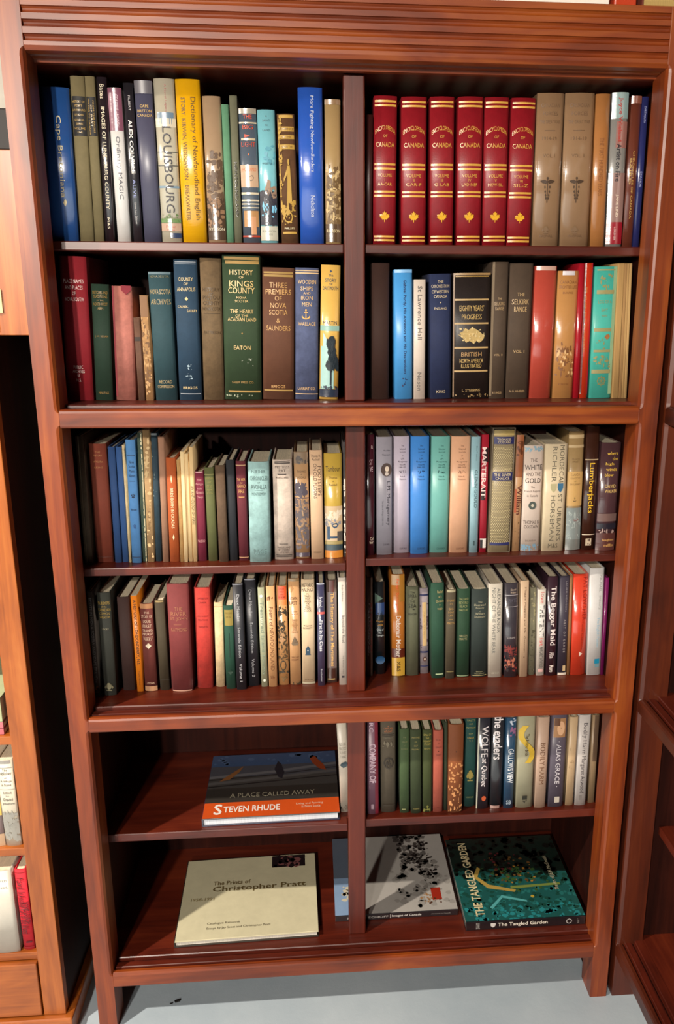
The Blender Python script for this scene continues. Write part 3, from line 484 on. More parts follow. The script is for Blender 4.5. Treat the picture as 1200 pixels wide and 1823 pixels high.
add('C2', 'tan jacket in clear cover with dark forest sketch', 'a98662', 'gloss', (747, 847, 977, 729, 834, 220), [('b', 220, 300, '7d6a58'), ('k', '4c4440', 250, 300, 0, 1, 16, 26), ('H', 'THOMAS', 355, 16, '5c4836', .6), ('H', 'H.', 376, 10, '5c4836', .15), ('H', 'RADDALL', 396, 15, '5c4836', .66), ('k', '4c4650', 440, 530, .1, .8, 40, 32), ('b', 538, 546, '5c5058'), ('k', '5c5458', 560, 900, .02, .98, 80, 34), ('k', '8d705a', 560, 880, .0, 1, 30, 26), ('b', 935, 965, '4a4450')])
add('C2', 'cream jacket with two rotated rows of brown capitals', 'c9a888', 'jacket', (859, 948, 981, 841, 933, 207), [('H', 'Thomas H.', 247, 20, '4c3a2c', .74), ('H', 'Raddall', 271, 18, '4c3a2c', .6), ('V', 'FOOTSTEPS', 318, 525, .76, 24, '4c3a2c'), ('V', 'ON OLD FLOORS', 300, 545, .42, 24, '4c3a2c'), ('H', 'DOUBLEDAY', 932, 12, '6c543c', .6)])
add('C2', 'yellow illustrated jacket with dark blue anchor and orange foot', 'b99a42', 'gloss', (957, 1082, 973, 944, 1074, 230), [('H', 'Tambour', 337, 36, '3c2c1c', .8), ('H', 'Thomas', 398, 15, '5c4424', .46), ('H', 'H.', 424, 10, '5c4424', .1), ('H', 'Raddall', 448, 14, '5c4424', .44), ('b', 600, 850, 'c4aa88'), ('k', 'cfc3ae', 630, 700, 0, 1, 24, 36), ('k', '7d8088', 690, 730, .0, .9, 14, 26), ('s', 'canoe', .58, 738, 50, 40, '24405c'), ('b', 745, 840, '24405c', .12, .28), ('b', 815, 830, '24405c', .2, .75), ('b', 780, 850, '54504a', .7, 1), ('b', 850, 875, '9a8a58'), ('b', 876, 918, '34444a'), ('b', 918, 973, 'c07c30')])
add('C2', 'thin dark jacket with white patches beside the divider post', '4c4646', 'worn', (1090, 1107, 966, 1082, 1098, 150), [('k', 'c8c0b4', 420, 940, 0, 1, 30, 24)])
add('C3', 'dark maroon glossy jacket half hidden by the divider post', '3c1620', 'gloss', (78, 174, 1102, 80, 170, 110), [('H', 'R', 210, 26, 'c8b4b0', .14, .78), ('H', 'ST', 332, 44, 'b89aa0', .3, .68), ('H', 'VE', 388, 40, 'b89aa0', .3, .7), ('H', 'Col', 962, 26, 'c8b4a0', .3, .75), ('H', 'lier', 992, 26, 'c8b4a0', .36, .72)])
add('C3', 'grey jacket with oval portrait and rotated name', '8d8a94', 'jacket', (189, 317, 1098, 180, 321, 130), [('H', 'Mary Rubio', 240, 16, '4a4650', .4, .65), ('H', 'Waterston', 272, 16, '4a4650', .5, .6), ('s', 'oval', .62, 392, 86, 108, '4c3c38'), ('s', 'oval', .66, 385, 34, 44, 'c8b8a8'), ('s', 'oval', .64, 425, 30, 30, 'b0a49c'), ('V', 'L.M. Montgomery', 487, 850, .72, 32, '34323c'), ('V', 'The Gift of Wings, 1908-1942', 645, 850, .36, 14, '54525c'), ('H', 'OXFORD', 1010, 14, '4a4650', .4, .6)])
for (c_, ink, dsc, g) in (('b0a6b4', '4c4450', 'pale lilac', (326, 457, 1083, 326, 459, 125)), ('3f80c8', '1c3458', 'bright blue', (466, 610, 1090, 465, 630, 125)), ('6aa8a0', '24504c', 'sea green', (623, 772, 1080, 634, 800, 125)), ('d0a080', '6c4430', 'pale peach', (781, 934, 1080, 806, 962, 125))):
    add('C3', dsc + ' journals volume with small centred title lines', c_, 'jacket', g, [('H', t_, y_, h_, ink, w_, .56) for t_, y_, h_, w_ in (('The', 200, 14, .18), ('Selected', 226, 15, .36), ('Journals', 251, 15, .36), ('of', 279, 10, .1), ('L.M.', 303, 15, .2), ('Montgomery', 329, 17, .56), ('VOLUME', 352, 11, .36), ('1889-1929', 372, 11, .42))] + [('k', ink, 400, 422, .36, .76, 14, 9)] + [('H', 'Rubio &', 446, 12, ink, .3, .56), ('H', 'Waterston', 468, 12, ink, .42, .56), ('H', 'OXFORD', 1046, 16, ink, .46, .6)])
add('C3', 'thin pale blue glossy jacket with dark rotated capitals', '8fb4be', 'gloss', (944, 1022, 1081, 971, 1044, 128), [('V', 'Otto Friedrich', 200, 320, .6, 12, '5a7078'), ('V', 'GLENN GOULD', 395, 705, .58, 24, '34484c'), ('s', 'rect', .5, 1000, 14, 40, '34484c')])
add('C3', 'thin red jacket with white letters on black squares', '9c2030', 'jacket', (1030, 1085, 1077, 1051, 1119, 110), [('b', 215, 330, '2a1c1c', .25, .95), ('b', 540, 640, '2a1c1c', .0, .6), ('V', 'MARTERAIT', 210, 620, .36, 34, 'e0c4bc', 1), ('b', 960, 1040, 'd8d0c8', .05, .95), ('b', 970, 1040, '1c1818', .05, .45)])
add('C4', 'patterned gold and grey book with navy title labels in slipcase', '8d8064', 'jacket', (119, 300, 995, 164, 340, 75), [('D', 'c3b285', 200, 930, 10), ('b', 75, 118, 'a8925c'), ('b', 128, 182, '2a2c58'), ('H', 'THOMAS B.', 148, 18, 'c8b890', .7), ('H', 'COSTAIN', 168, 16, 'c8b890', .6), ('b', 392, 455, '2a2c58'), ('H', 'THE SILVER', 412, 20, 'd8c8a0', .85), ('H', 'CHALICE', 438, 20, 'd8c8a0', .7), ('b', 932, 955, '2a2c58')], name='slipcase_book', Y=.098)
add('C4', 'thin tan and rust illustrated jacket beside the slipcase', 'b08862', 'jacket', (307, 360, 992, 347, 402, 105), [('b', 105, 420, '8d5434'), ('k', '5c3018', 160, 260, .2, .9, 12, 26), ('V', 'William', 480, 705, .62, 34, '54241c', 1), ('b', 510, 690, 'a8502c', 0, .3), ('k', '6c5438', 740, 960, .2, .9, 8, 12)])
add('C4', 'white jacket with bold black title and round medallion', 'c9b9ac', 'jacket', (373, 514, 992, 404, 556, 185), [('k', '7f98a4', 190, 232, 0, 1, 30, 20), ('H', 'THE', 295, 24, '4a3c38', .36), ('H', 'WHITE', 348, 36, '2c2422', .92, .5), ('H', 'AND THE', 400, 26, '5a4a44', .78), ('H', 'GOLD', 448, 36, '2c2422', .82), ('H', 'The', 498, 16, '5a4a44', .2), ('H', 'French Regime', 530, 20, '5a4a44', .84), ('H', 'in Canada', 563, 17, '5a4a44', .58), ('s', 'oval', .52, 637, 60, 62, '4c5450'), ('s', 'diamond', .52, 637, 26, 30, 'b8b0a0'), ('H', 'THOMAS B.', 766, 26, '4a3c38', .86), ('H', 'COSTAIN', 801, 24, '4a3c38', .76), ('H', 'DOUBLEDAY', 910, 12, '5a4a44', .56), ('k', '6f8fa4', 942, 985, 0, 1, 30, 20)])
add('C4', 'cream jacket with two rows of large rotated capitals and shield', 'cbbb9c', 'jacket', (530, 699, 992, 567, 736, 175), [('V', 'MORDECAI', 185, 462, .76, 34, '5c5648'), ('V', 'RICHLER', 195, 458, .42, 34, '5c5648'), ('s', 'shield', .42, 505, 44, 66, 'a8a07c'), ('s', 'shield', .74, 505, 44, 70, '3f6c8c'), ("V", "ST. URBAIN'S", 552, 912, .74, 34, '5c5648'), ('V', 'HORSEMAN', 562, 912, .42, 34, '5c5648'), ('H', 'M&S', 950, 34, '4c4638', .44)])
add('C4', 'tall tan jacket with grey blue seascape foot', '9c8158', 'gloss', (713, 825, 984, 746, 864, 80), [('b', 105, 130, 'b8a078'), ('b', 180, 200, 'b8a078'), ('H', 'FRANCES', 285, 12, '6c5434', .5), ('H', 'FROST', 305, 12, '5c4424', .45), ('b', 380, 640, 'c09a60'), ('H', 'CANADA', 403, 18, '6c5030', .6), ('H', 'KINGDOM', 430, 14, '6c5030', .6), ('H', 'OF', 452, 12, '6c5030', .16), ('H', 'SAGUENAY', 475, 14, '6c5030', .7), ('s', 'anchor', .5, 590, 24, 36, '5c4830'), ('b', 655, 984, '7d8684'), ('k', '98a09c', 700, 900, 0, 1, 20, 30), ('s', 'canoe', .62, 748, 46, 22, '7c3030'), ('b', 900, 984, '6c706c')])
add('C4', 'tall dark brown glossy jacket with yellow rotated title', '3a2016', 'gloss', (836, 933, 982, 881, 984, 45), [('b', 284, 292, 'b8a07c'), ('V', 'Lumberjacks', 312, 692, .48, 50, 'f0c030'), ('b', 858, 864, 'c8b8a0'), ('s', 'rect', .5, 920, 44, 56, 'b8a890'), ('k', '3a2016', 900, 940, .3, .7, 10, 10)])
add('C4', 'plum brown jacket in clear cover with yellow title lines', '4a3034', 'gloss', (944, 1088, 987, 991, 1153, 165), [('H', 'where', 243, 24, 'd8b040', .56, .58), ('H', 'the', 283, 24, 'd8b040', .3, .72), ('H', 'high', 325, 28, 'd8b040', .42, .46), ('H', 'winds', 363, 24, 'd8b040', .56, .56), ('H', 'blow', 405, 24, 'd8b040', .44, .46), ('H', 'DAVID', 490, 24, 'e0bc70', .56, .56), ('H', 'WALKER', 528, 24, 'e0bc70', .64, .6), ('b', 700, 760, '6c5450'), ('b', 775, 820, '24222c'), ('k', 'a08880', 825, 850, .1, .9, 12, 18), ('b', 850, 987, '54302c'), ('H', 'houghton', 906, 22, 'd8a860', .6, .62), ('H', 'mifflin', 946, 22, 'd8a860', .5, .66)])
# ---- fourth shelf
add('D1', 'thin grey hardcover with faint rotated lettering', '4c443c', 'worn', (176, 215, 1042, 104, 152, 215), [('V', 'SCOTS IN NOVA SCOTIA AND CAPE BRETON', 262, 930, .5, 18, '8a8078'), ('k', '8c5a34', 960, 1010, .2, .8, 4, 16)])
add('D1', 'charcoal green hardcover with gilt title and crest at foot', '30322c', 'cloth', (241, 345, 1037, 179, 294, 225), [('H', 'BUILDERS', 305, 22, 'a0843c', .86), ('H', 'of the', 332, 14, 'a0843c', .4), ('H', 'CANADIAN', 357, 22, 'a0843c', .9), ('H', 'COMMON', 386, 20, 'a0843c', .74), ('H', 'WEALTH', 414, 20, 'a0843c', .76), ('H', 'LOCKE', 507, 14, 'a0987c', .5), ('s', 'crest', .48, 965, 66, 66, '6c6850')])
add('D1', 'plain dark brown hardcover beside the orange spine', '34201c', 'cloth', (391, 499, 997, 343, 440, 260))
add('D1', 'bright orange thin spine with black rotated title', 'd87a1c', 'jacket', (509, 559, 1005, 449, 508, 248), [('V', 'A HISTORY OF LONDONDERRY, N.S.', 280, 792, .5, 24, '4c2c10', 1), ('V', 'Trueman Matheson', 840, 952, .5, 10, '6c4010')], hard=False, name='softcover_book')
add('D1', 'small maroon hardcover with silver stacked title', '5c2620', 'cloth', (571, 669, 1002, 521, 630, 312), [('b', 312, 350, '9c6c48')] + [('H', t_, y_, h_, 'c8a890', w_) for t_, y_, h_, w_ in (('THE', 382, 16, .4), ('STORY OF', 412, 22, .86), ('LOUIS', 450, 22, .6), ('FIRST', 486, 24, .7), ('TRAINED', 520, 20, .8), ('NURSE', 548, 20, .8))] + [('b', 570, 574, 'c8a890', .1, .9), ('H', 'PERRY', 590, 20, 'c8a890', .7), ('s', 'diamond', .5, 640, 44, 46, 'c8b8a0'), ('H', 'LYONS', 938, 14, 'c8a890', .6), ('b', 962, 1000, '9c7454')])
add('D1', 'dark olive brown hardcover beside the wide maroon one', '3a3020', 'cloth', (691, 767, 995, 640, 721, 285), [('b', 908, 914, '241c10', 0, 1), ('b', 262, 300, '8a7650', .1, .9)])
add('D1', 'wide dusty maroon hardcover with dull gilt river title', '6c2c2c', 'cloth', (781, 950, 1005, 726, 919, 155), [('H', 'THE', 348, 26, '9c6448', .38), ('H', 'RIVER', 388, 32, '9c6448', .72), ('H', 'ST. JOHN', 428, 30, '9c6448', .8), ('b', 471, 474, '9c6448', .25, .6), ('H', 'RAYMOND', 510, 26, '9c6448', .74), ('b', 995, 1004, 'a07868', .05, .95)])
add('D1', 'bright red faded hardcover with dark stamped lines', 'b0342c', 'worn', (986, 1109, 980, 947, 1089, 185), [('H', 'CAPE BRETON', 268, 16, '7c1c1c', .7), ('H', 'CANADA', 300, 14, '7c1c1c', .5), ('H', 'AND THE JESUIT', 408, 14, '7c1c1c', .7), ('H', 'RELATIONS', 436, 14, '7c1c1c', .6), ('H', 'VERNON', 490, 14, '7c1c1c', .6)])
add('D2', 'plain cream jacket beside the green hardcover', 'cdb48c', 'worn', (19, 100, 1006, 2, 75, 315), [('b', 345, 348, 'a88c64', 0, 1)])
add('D2', 'dark green hardcover with gold paper label', '1c4434', 'cloth', (106, 185, 1023, 79, 159, 340), [('b', 374, 500, '8d7c3c', .08, .95), ('H', 'THE GOLDEN', 400, 14, '5c4c1c', .7), ('H', 'DOG', 430, 16, '5c4c1c', .5), ('b', 560, 760, '143024', .46, .54), ('s', 'diamond', .5, 880, 44, 44, '143024')])
for v_, dsc, g in (('1', 'black two volume set book with slipcase, standing forward', (191, 274, 1029, 153, 237, 160)), ('2', 'black two volume set book with silver rim, set back', (291, 379, 998, 248, 344, 120))):
    ys = g[5]
    add('D2', dsc, '26272d', 'jacket', g, [('b', ys, ys + 8, '8a8c94'), ('V', 'Deux Mondes', ys + 85, ys + 300, .5, 20, 'b0b0b4'), ('V', 'Seconde Edition', ys + 350, ys + 600, .5, 20, 'b0b0b4'), ('V', 'Volume ' + v_, ys + 650, ys + 800, .5, 20, 'b0b0b4')])
add('D2', 'pale sage thin spine with white dot and faint title', '9ca084', 'jacket', (396, 448, 1005, 361, 416, 190), [('s', 'oval', .5, 258, 24, 26, 'd8d8c8'), ('V', 'Treasured Island Poems', 300, 900, .5, 24, '7c8a78'), ('s', 'oval', .5, 950, 20, 24, 'd8d8c8')])
add('D2', 'peach jacket with brown rotated title and ornaments', 'c8996a', 'jacket', (456, 528, 1005, 429, 501, 180), [('k', '6c4424', 262, 285, .1, .9, 8, 14), ('V', 'Poems of NEWFOUNDLAND', 345, 868, .5, 28, '6c4424'), ('k', '6c4424', 915, 940, .1, .9, 8, 14)])
add('D2', 'orange headed jacket with black street sketch', 'c89660', 'gloss', (541, 624, 990, 511, 604, 175), [('b', 180, 285, 'd8582c', .12, .96), ('b', 285, 330, 'd88440', .12, .96), ('H', 'TALES', 200, 12, '7c2414', .5), ('H', 'TOLD', 222, 12, '7c2414', .4), ('H', 'IN', 246, 10, '7c2414', .2), ('H', 'ACADIE', 268, 14, '7c2414', .6), ('k', '3c3428', 345, 410, .1, .9, 22, 22), ('k', '3c3428', 455, 560, .05, .9, 36, 22), ('D', '6c4c2c', 540, 780, 9), ('k', '4c3c28', 550, 790, .05, .98, 50, 20), ('s', 'ring', .45, 825, 50, 90, '3c3428'), ('k', '3c3428', 870, 890, 0, 1, 12, 20), ('k', '6c5434', 905, 950, .2, .9, 12, 20)])
add('D2', 'tan jacket with two bold title words and small ship', 'c89a6c', 'gloss', (633, 721, 987, 607, 709, 118), [('b', 118, 140, '8d7450'), ('s', 'tri', .35, 195, 20, 80, 'a87c50'), ('H', 'DOWN', 275, 26, '5c3824', .72, .42), ('H', 'EAST', 312, 28, '5c3824', .70, .42), ('H', 'Another', 380, 12, '8d6240', .6), ('H', 'cargo of', 402, 12, '8d6240', .6)] + [('H', t_, y_, 16, '7c5434', w_, .52) for t_, y_, w_ in (('TALES', 452, .5), ('TOLD', 472, .42), ('UNDER', 492, .5), ('THE', 510, .3), ('OLD', 528, .36), ('CLOCK', 548, .56))] + [('s', 'ship', .5, 620, 54, 76, '6c5c48'), ('H', 'WILLIAM', 756, 14, '6c4830', .66), ('H', 'BORRETT', 777, 14, '6c4830', .66), ('k', '3c3020', 962, 985, 0, 1, 10, 20)])
add('D2', 'cream jacket with black capitals and blue clock tower', 'cdb696', 'jacket', (729, 839, 982, 719, 829, 125), [('H', 'HISTORIC', 170, 30, '4c4034', .86, .46), ('H', 'HALIFAX', 205, 32, '4c4034', .88, .46)] + [('H', t_, y_, h_, '4c4034', w_, .46) for t_, y_, h_, w_ in (('OR', 239, 10, .2), ('TALES', 258, 16, .44), ('TOLD', 280, 16, .38), ('UNDER', 300, 14, .5), ('THE', 318, 12, .3), ('OLD', 335, 14, .3), ('TOWN', 353, 14, .44), ('CLOCK', 373, 18, .56), ('WILLIAM', 497, 12, .64), ('BORRETT', 516, 14, .7))] + [('s', 'clock', .46, 700, 42, 80, '2c4458'), ('s', 'oval', .46, 700, 9, 11, 'e0e0dc'), ('H', 'RYERSON', 944, 12, '6c5844', .6), ('b', 965, 982, '98907c')])
add('D2', 'indigo glossy hardcover with red band and white title', '3c3c58', 'gloss', (859, 920, 997, 848, 910, 155), [('b', 155, 166, 'c0c4d0'), ('V', 'Ireland', 265, 345, .52, 22, 'd8d8e0', 1), ('b', 384, 404, 'c85c58'), ('V', 'First in Its Class', 455, 706, .52, 26, 'd8d8e0', 1), ('V', 'Breakwater', 855, 960, .52, 14, 'b0b0bc')])
add('D2', 'brown grey jacket with gold rotated lettering', '54443c', 'gloss', (931, 1018, 972, 921, 1014, 130), [('b', 130, 225, '5c2c20', .3, .72), ('b', 225, 850, '6c5c58', .1, .95), ('V', 'The History of The Maritimes', 228, 832, .54, 34, 'd0a468', 1), ('b', 850, 935, '382018', .1, .8), ('b', 935, 945, 'a08858', .1, .8)])
add('D2', 'white jacket beside the divider post with faint rotated title', 'cac2b8', 'jacket', (1036, 1098, 990, 1021, 1088, 110), [('V', 'Evelyn Richardson', 168, 300, .52, 14, '6c6862'), ('V', 'Beyond the Road', 412, 636, .55, 26, '54504c'), ('V', 'The Ryerson Press', 740, 895, .52, 12, '6c6862'), ('s', 'rect', .5, 920, 20, 16, '24242c')])
add('D3', 'thin dull brown spine with red rotated letters', '5a443a', 'worn', (104, 165, 977, 104, 160, 140), [('V', 'PARTRIDGES', 350, 775, .62, 26, '6c2020'), ('V', 'Author of the tales', 400, 800, .35, 10, '8a7a74')])
add('D3', 'black glossy jacket with blue triangle and gold name', '141a1e', 'gloss', (181, 271, 962, 179, 264, 175), [('s', 'tri', .35, 310, 70, 90, '4c6458'), ('b', 345, 445, '2a4474', .05, .95), ('k', '141a1e', 430, 470, 0, 1, 10, 24), ('H', 'Poppy', 503, 18, 'c8923c', .7), ('H', 'Leslie', 530, 18, 'c8923c', .62), ('H', 'Child of', 573, 18, 'c8d0d0', .7), ('H', 'the', 600, 14, 'c8d0d0', .3), ('H', 'Tonight', 625, 18, 'c8d0d0', .8), ('s', 'oval', .5, 835, 78, 70, '1c4870')])
add('D3', 'orange and yellow glossy jacket with white rotated title', 'b8702c', 'gloss', (326, 437, 977, 319, 435, 112), [('b', 112, 340, 'a8742c', .6, 1), ('b', 112, 200, 'b08a5c', .0, .6), ('b', 740, 815, '5c2414'), ('V', 'Ethel Stringer', 145, 420, .42, 30, 'd8582c'), ('V', 'Debonair Mother', 458, 812, .52, 38, 'e8dcd0', 1), ('b', 818, 977, 'c8a03c'), ('V', 'M&S', 850, 938, .52, 32, '3c2c10', 1)])
add('D3', 'grey green hardcover with black stacked sea title', '565844', 'cloth', (449, 555, 974, 446, 554, 215), [('H', 'The', 262, 18, '24241c', .36), ('H', 'SPELL', 292, 24, '24241c', .66), ('H', 'of', 315, 10, '24241c', .16), ('H', 'THE', 338, 18, '24241c', .4), ('H', 'SEA', 375, 34, '24241c', .62), ('s', 'diamond', .6, 405, 26, 12, '24241c'), ('H', 'MERCIER', 445, 16, '24241c', .66)])
add('D3', 'mottled pale spine with buff rotated panel and blue bands', '8d8288', 'worn', (569, 639, 957, 561, 637, 230), [('b', 278, 292, '24284c', 0, 1), ('k', '4c3c48', 300, 760, 0, .16, 10, 22), ('k', '4c3c48', 300, 760, .84, 1, 10, 22), ('b', 345, 715, 'b89a6c', .28, .78), ('V', 'Anne Green', 420, 650, .53, 14, '9c7c4c'), ('b', 762, 776, '24284c', 0, 1), ('s', 'oval', .54, 830, 34, 40, '4c3430'), ('s', 'oval', .54, 830, 14, 18, 'b0a094'), ('b', 886, 896, '24284c', 0, 1)])
add('D3', 'tall forest green hardcover with small gilt title', '1f4432', 'cloth', (666, 775, 997, 656, 777, 185), [('H', 'Relief', 258, 22, 'b8a470', .42, .68), ('H', "of a", 297, 18, 'b8a470', .24, .68), ('H', 'Chronicle', 335, 22, 'b8a470', .6, .66), ('s', 'diamond', .66, 368, 9, 14, 'b8a470'), ('H', 'WARD', 402, 16, 'b8a470', .4, .66), ('b', 956, 968, '98a884', .3, .9)])
add('D3', 'small olive brown hardcover with tiny gilt title', '4a4232', 'cloth', (783, 861, 999, 794, 874, 240), [('b', 240, 262, '9c9478', .05, .95), ('H', 'STORIES', 332, 18, 'a8844c', .8), ('H', 'of a', 358, 12, 'a8844c', .3), ('H', 'BIG', 402, 18, 'a8844c', .5), ('H', "DON'S", 430, 16, 'a8844c', .6), ('H', 'LIFE', 456, 16, 'a8844c', .5), ('b', 488, 491, 'a8844c', .3, .7), ('H', 'MARTIN', 522, 18, 'a8844c', .8), ('b', 936, 942, '7c7048', .1, .9)])
add('D3', 'dark green hardcover with two gilt text blocks', '1e3c28', 'cloth', (876, 987, 987, 886, 999, 235), [('H', 'THE LAND', 318, 20, '8a8c5c', .72), ('H', 'BEYOND', 350, 22, '8a8c5c', .7), ('H', 'BLACK', 380, 20, '8a8c5c', .62), ('H', 'PASTURE', 411, 18, '8a8c5c', .68), ('H', 'NELSON', 630, 18, '9a946c', .6), ('H', 'PRATTE', 657, 18, '9a946c', .6), ('b', 972, 980, '7c8a6c', .05, .95)])
add('D3', 'dark slate hardcover with gilt double rule at foot', '26302e', 'cloth', (1004, 1139, 987, 1010, 1153, 238), [('H', 'The', 345, 16, 'a09a80', .26), ('H', 'Illustrated', 369, 18, 'a09a80', .7), ('H', 'Poetry', 396, 18, 'a09a80', .5), ('H', 'of', 420, 10, 'a09a80', .1), ('H', 'William', 441, 18, 'a09a80', .58), ('H', 'Drummond', 468, 18, 'a09a80', .66), ('H', 'Bliss', 938, 12, '8a8668', .4), ('H', 'McClelland', 956, 12, '8a8668', .6), ('b', 970, 975, 'a09468', .04, .96)])
add('D4', 'off white jacket with two rows of grey rotated capitals', 'bdb6a8', 'jacket', (89, 199, 952, 92, 213, 185), [('V', 'ALEXANDER KNOX', 220, 582, .72, 26, '6c6c68'), ('V', 'NIGHT OF THE WHITE BEAR', 215, 752, .36, 26, '6c6c68'), ('H', 'VIKING', 915, 18, 'a09a8c', .6)])
add('D4', 'dark grey jacket with red and black scene at foot', '3a363c', 'gloss', (213, 334, 950, 229, 339, 180), [('H', 'David', 232, 16, 'b8a490', .4, .62), ('H', 'Walker', 254, 16, 'b8a490', .44, .62), ('b', 272, 277, '9a9498', 0, 1), ('H', 'PIRATE', 318, 30, '54505a', .8), ('b', 366, 370, '9a9498', 0, 1), ('H', 'COLLINS', 622, 14, 'b0a8a4', .6), ('k', '7c3430', 690, 900, 0, 1, 50, 30), ('k', '241c20', 700, 900, 0, 1, 40, 30), ('k', 'b06c54', 800, 860, 0, .7, 12, 30)])
add('D4', 'cream jacket with small dark rotated title', 'bca184', 'jacket', (346, 411, 947, 357, 431, 160), [('V', 'Maggie Muggins and Mr. Grannan', 210, 742, .52, 16, '5c4434'), ('s', 'diamond', .5, 782, 10, 16, '5c4434')])
add('D4', 'narrow mottled grey green spine beside the cream jacket', '74705a', 'worn', (419, 474, 930, 441, 487, 215), [('k', '98906c', 230, 500, .1, .9, 14, 16), ('k', '4c4838', 560, 900, .1, .9, 26, 18)])
add('D4', 'white spine with black outlined capitals between pink words', 'c9c2b8', 'jacket', (483, 547, 937, 499, 569, 230), [('V', 'love', 250, 340, .55, 28, 'c8605c'), ('b', 350, 610, 'e8e4de', .25, .9), ('V', 'THE TENT', 352, 612, .55, 34, '34302e', 1), ('V', 'ist', 625, 690, .55, 28, 'c8605c'), ('V', 'MARGARET ATWOOD', 700, 870, .55, 28, '54504c', 1), ('b', 880, 905, 'c8a09a', .2, .8)])
add('D4', 'plum jacket with large white rotated title', '34222c', 'gloss', (562, 645, 938, 582, 669, 125), [('V', 'The Beggar Maid', 200, 682, .5, 52, 'e4d8d4', 1), ('V', 'Alice', 740, 790, .52, 38, 'c8bcb8', 1), ('V', 'Munro', 850, 905, .52, 34, 'd8ccc4', 1)])
add('D4', 'dark grey jacket with spaced rotated letters and gold edge', '3c3844', 'jacket', (656, 730, 932, 681, 764, 120), [('V', 'LAURIE HEWSON', 160, 405, .7, 12, '8a8488'), ('V', 'A B I T   O F   G R A C E', 470, 742, .62, 16, 'a09894'), ('s', 'rect', .7, 875, 22, 46, 'c0a880'), ('b', 912, 932, 'c8bcae', .04, .96)])
add('D4', 'thin tan spine beside the orange red jacket', '8a6240', 'jacket', (736, 757, 930, 767, 786, 110), hard=False, name='softcover_book')
add('D4', 'bright orange red jacket with dark red rotated title', 'd0412a', 'gloss', (764, 889, 932, 796, 919, 105), [('V', 'PAT LOWTHER', 130, 480, .78, 34, '8c2014'), ('V', 'Time Capsule', 480, 720, .66, 16, '8c2014'), ('s', 'tri', .62, 756, 26, 40, 'e8d0c0'), ('V', 'POLESTAR', 790, 880, .66, 12, '8c2014')])
add('D4', 'tall white jacket with pale blue rotated title', 'c6c4c2', 'jacket', (901, 1017, 934, 931, 1053, 55), [('V', 'MICHAEL', 110, 248, .76, 20, '94948f'), ('V', 'ONDAATJE', 275, 392, .72, 20, '94948f'), ('V', 'The English Patient', 455, 702, .66, 26, '8db4c8'), ('s', 'rect', .68, 818, 40, 40, '1c80a0'), ('s', 'rect', .7, 855, 34, 24, '6c8c94')])
add('D4', 'thin magenta purple spine against the bookcase side', '6c1450', 'gloss', (1024, 1052, 885, 1066, 1102, 135), Y=.111)
# ---- fifth shelf
add('E2', 'pale jacket leaning at the divider post with grey lettering', 'b0a89a', 'jacket', (121, 196, 842, 80, 165, 105), [('H', 'ALISTAIR', 285, 26, '7c766c', .7), ('H', 'MACLEOD', 320, 26, '7c766c', .7), ('H', 'TO EVERY', 352, 22, '7c766c', .7), ('H', 'THING', 385, 22, '7c766c', .6), ('s', 'canoe', .55, 445, 60, 50, '3c4c54'), ('H', 'OX', 785, 36, '5c564c', .4, .6)], h=.245, Y=.12)
add('E2', 'purple grey jacket with big pale rotated title', '6c4c5c', 'jacket', (327, 424, 842, 322, 412, 60), [('b', 60, 842, '6c1c2c', .7, 1), ('V', 'RC', 120, 190, .4, 30, 'b09aa8'), ('V', 'COMPANY OF', 280, 590, .5, 46, 'b8a0ac', 1), ('V', 'Explorers of the North', 330, 640, .2, 10, '98808c'), ('s', 'rect', .45, 780, 20, 40, '8c7480')], h=.24)
add('E2', 'grey brown cloth hardcover with orange lettering and emblem', '4c4438', 'cloth', (441, 554, 828, 432, 557, 60), [('H', 'A', 145, 10, 'a05c34', .1), ('H', 'CHAPLAIN', 162, 16, 'a05c34', .6), ('H', 'AFLOAT', 184, 16, 'a05c34', .56), ('b', 206, 212, '302a22', .08, .92), ('b', 218, 223, '302a22', .08, .92), ('H', 'CAMERON', 236, 14, '6c6454', .6), ('s', 'ring', .5, 430, 74, 96, '342e26'), ('k', '342e26', 400, 460, .35, .68, 10, 18), ('k', '6c6454', 270, 320, .1, .9, 6, 24), ('b', 765, 770, '302a22', .08, .92)], h=.23)
add('E2', 'lighter green small hardcover with faint gilt rule', '3a4c2e', 'cloth', (588, 661, 833, 582, 664, 170), [('H', 'THE', 235, 10, '6c7048', .3), ('H', 'WEAVER', 270, 12, '6c7048', .6), ('H', 'of', 298, 8, '6c7048', .14), ('H', 'HYMNS', 325, 12, '6c7048', .7), ('b', 800, 806, '8a8c60', .2, .6)])
add('E2', 'dark moss green hardcover between two green ones', '303a22', 'cloth', (673, 759, 837, 669, 756, 178), [('H', 'MYTHS', 238, 14, '8c8048', .7), ('H', 'OF', 270, 10, '8c8048', .2), ('H', 'OLD', 300, 12, '8c8048', .36), ('H', 'MICMAC', 328, 12, '8c8048', .7), ('H', 'LONGMANS', 800, 10, '8c8048', .6)])
add('E2', 'olive green hardcover with brightest gilt title lines', '38401e', 'cloth', (769, 839, 826, 766, 843, 178), [('H', 'SPELL OF', 215, 14, '9c8c3c', .8), ('H', 'THE', 240, 12, '9c8c3c', .4), ('H', 'MIDNIGHT', 264, 14, '9c8c3c', .86), ('H', 'STORM', 288, 14, '9c8c3c', .7), ('H', 'EDGAR', 322, 12, '9c8c3c', .7), ('k', '6c6c34', 780, 815, .1, .9, 10, 16)])
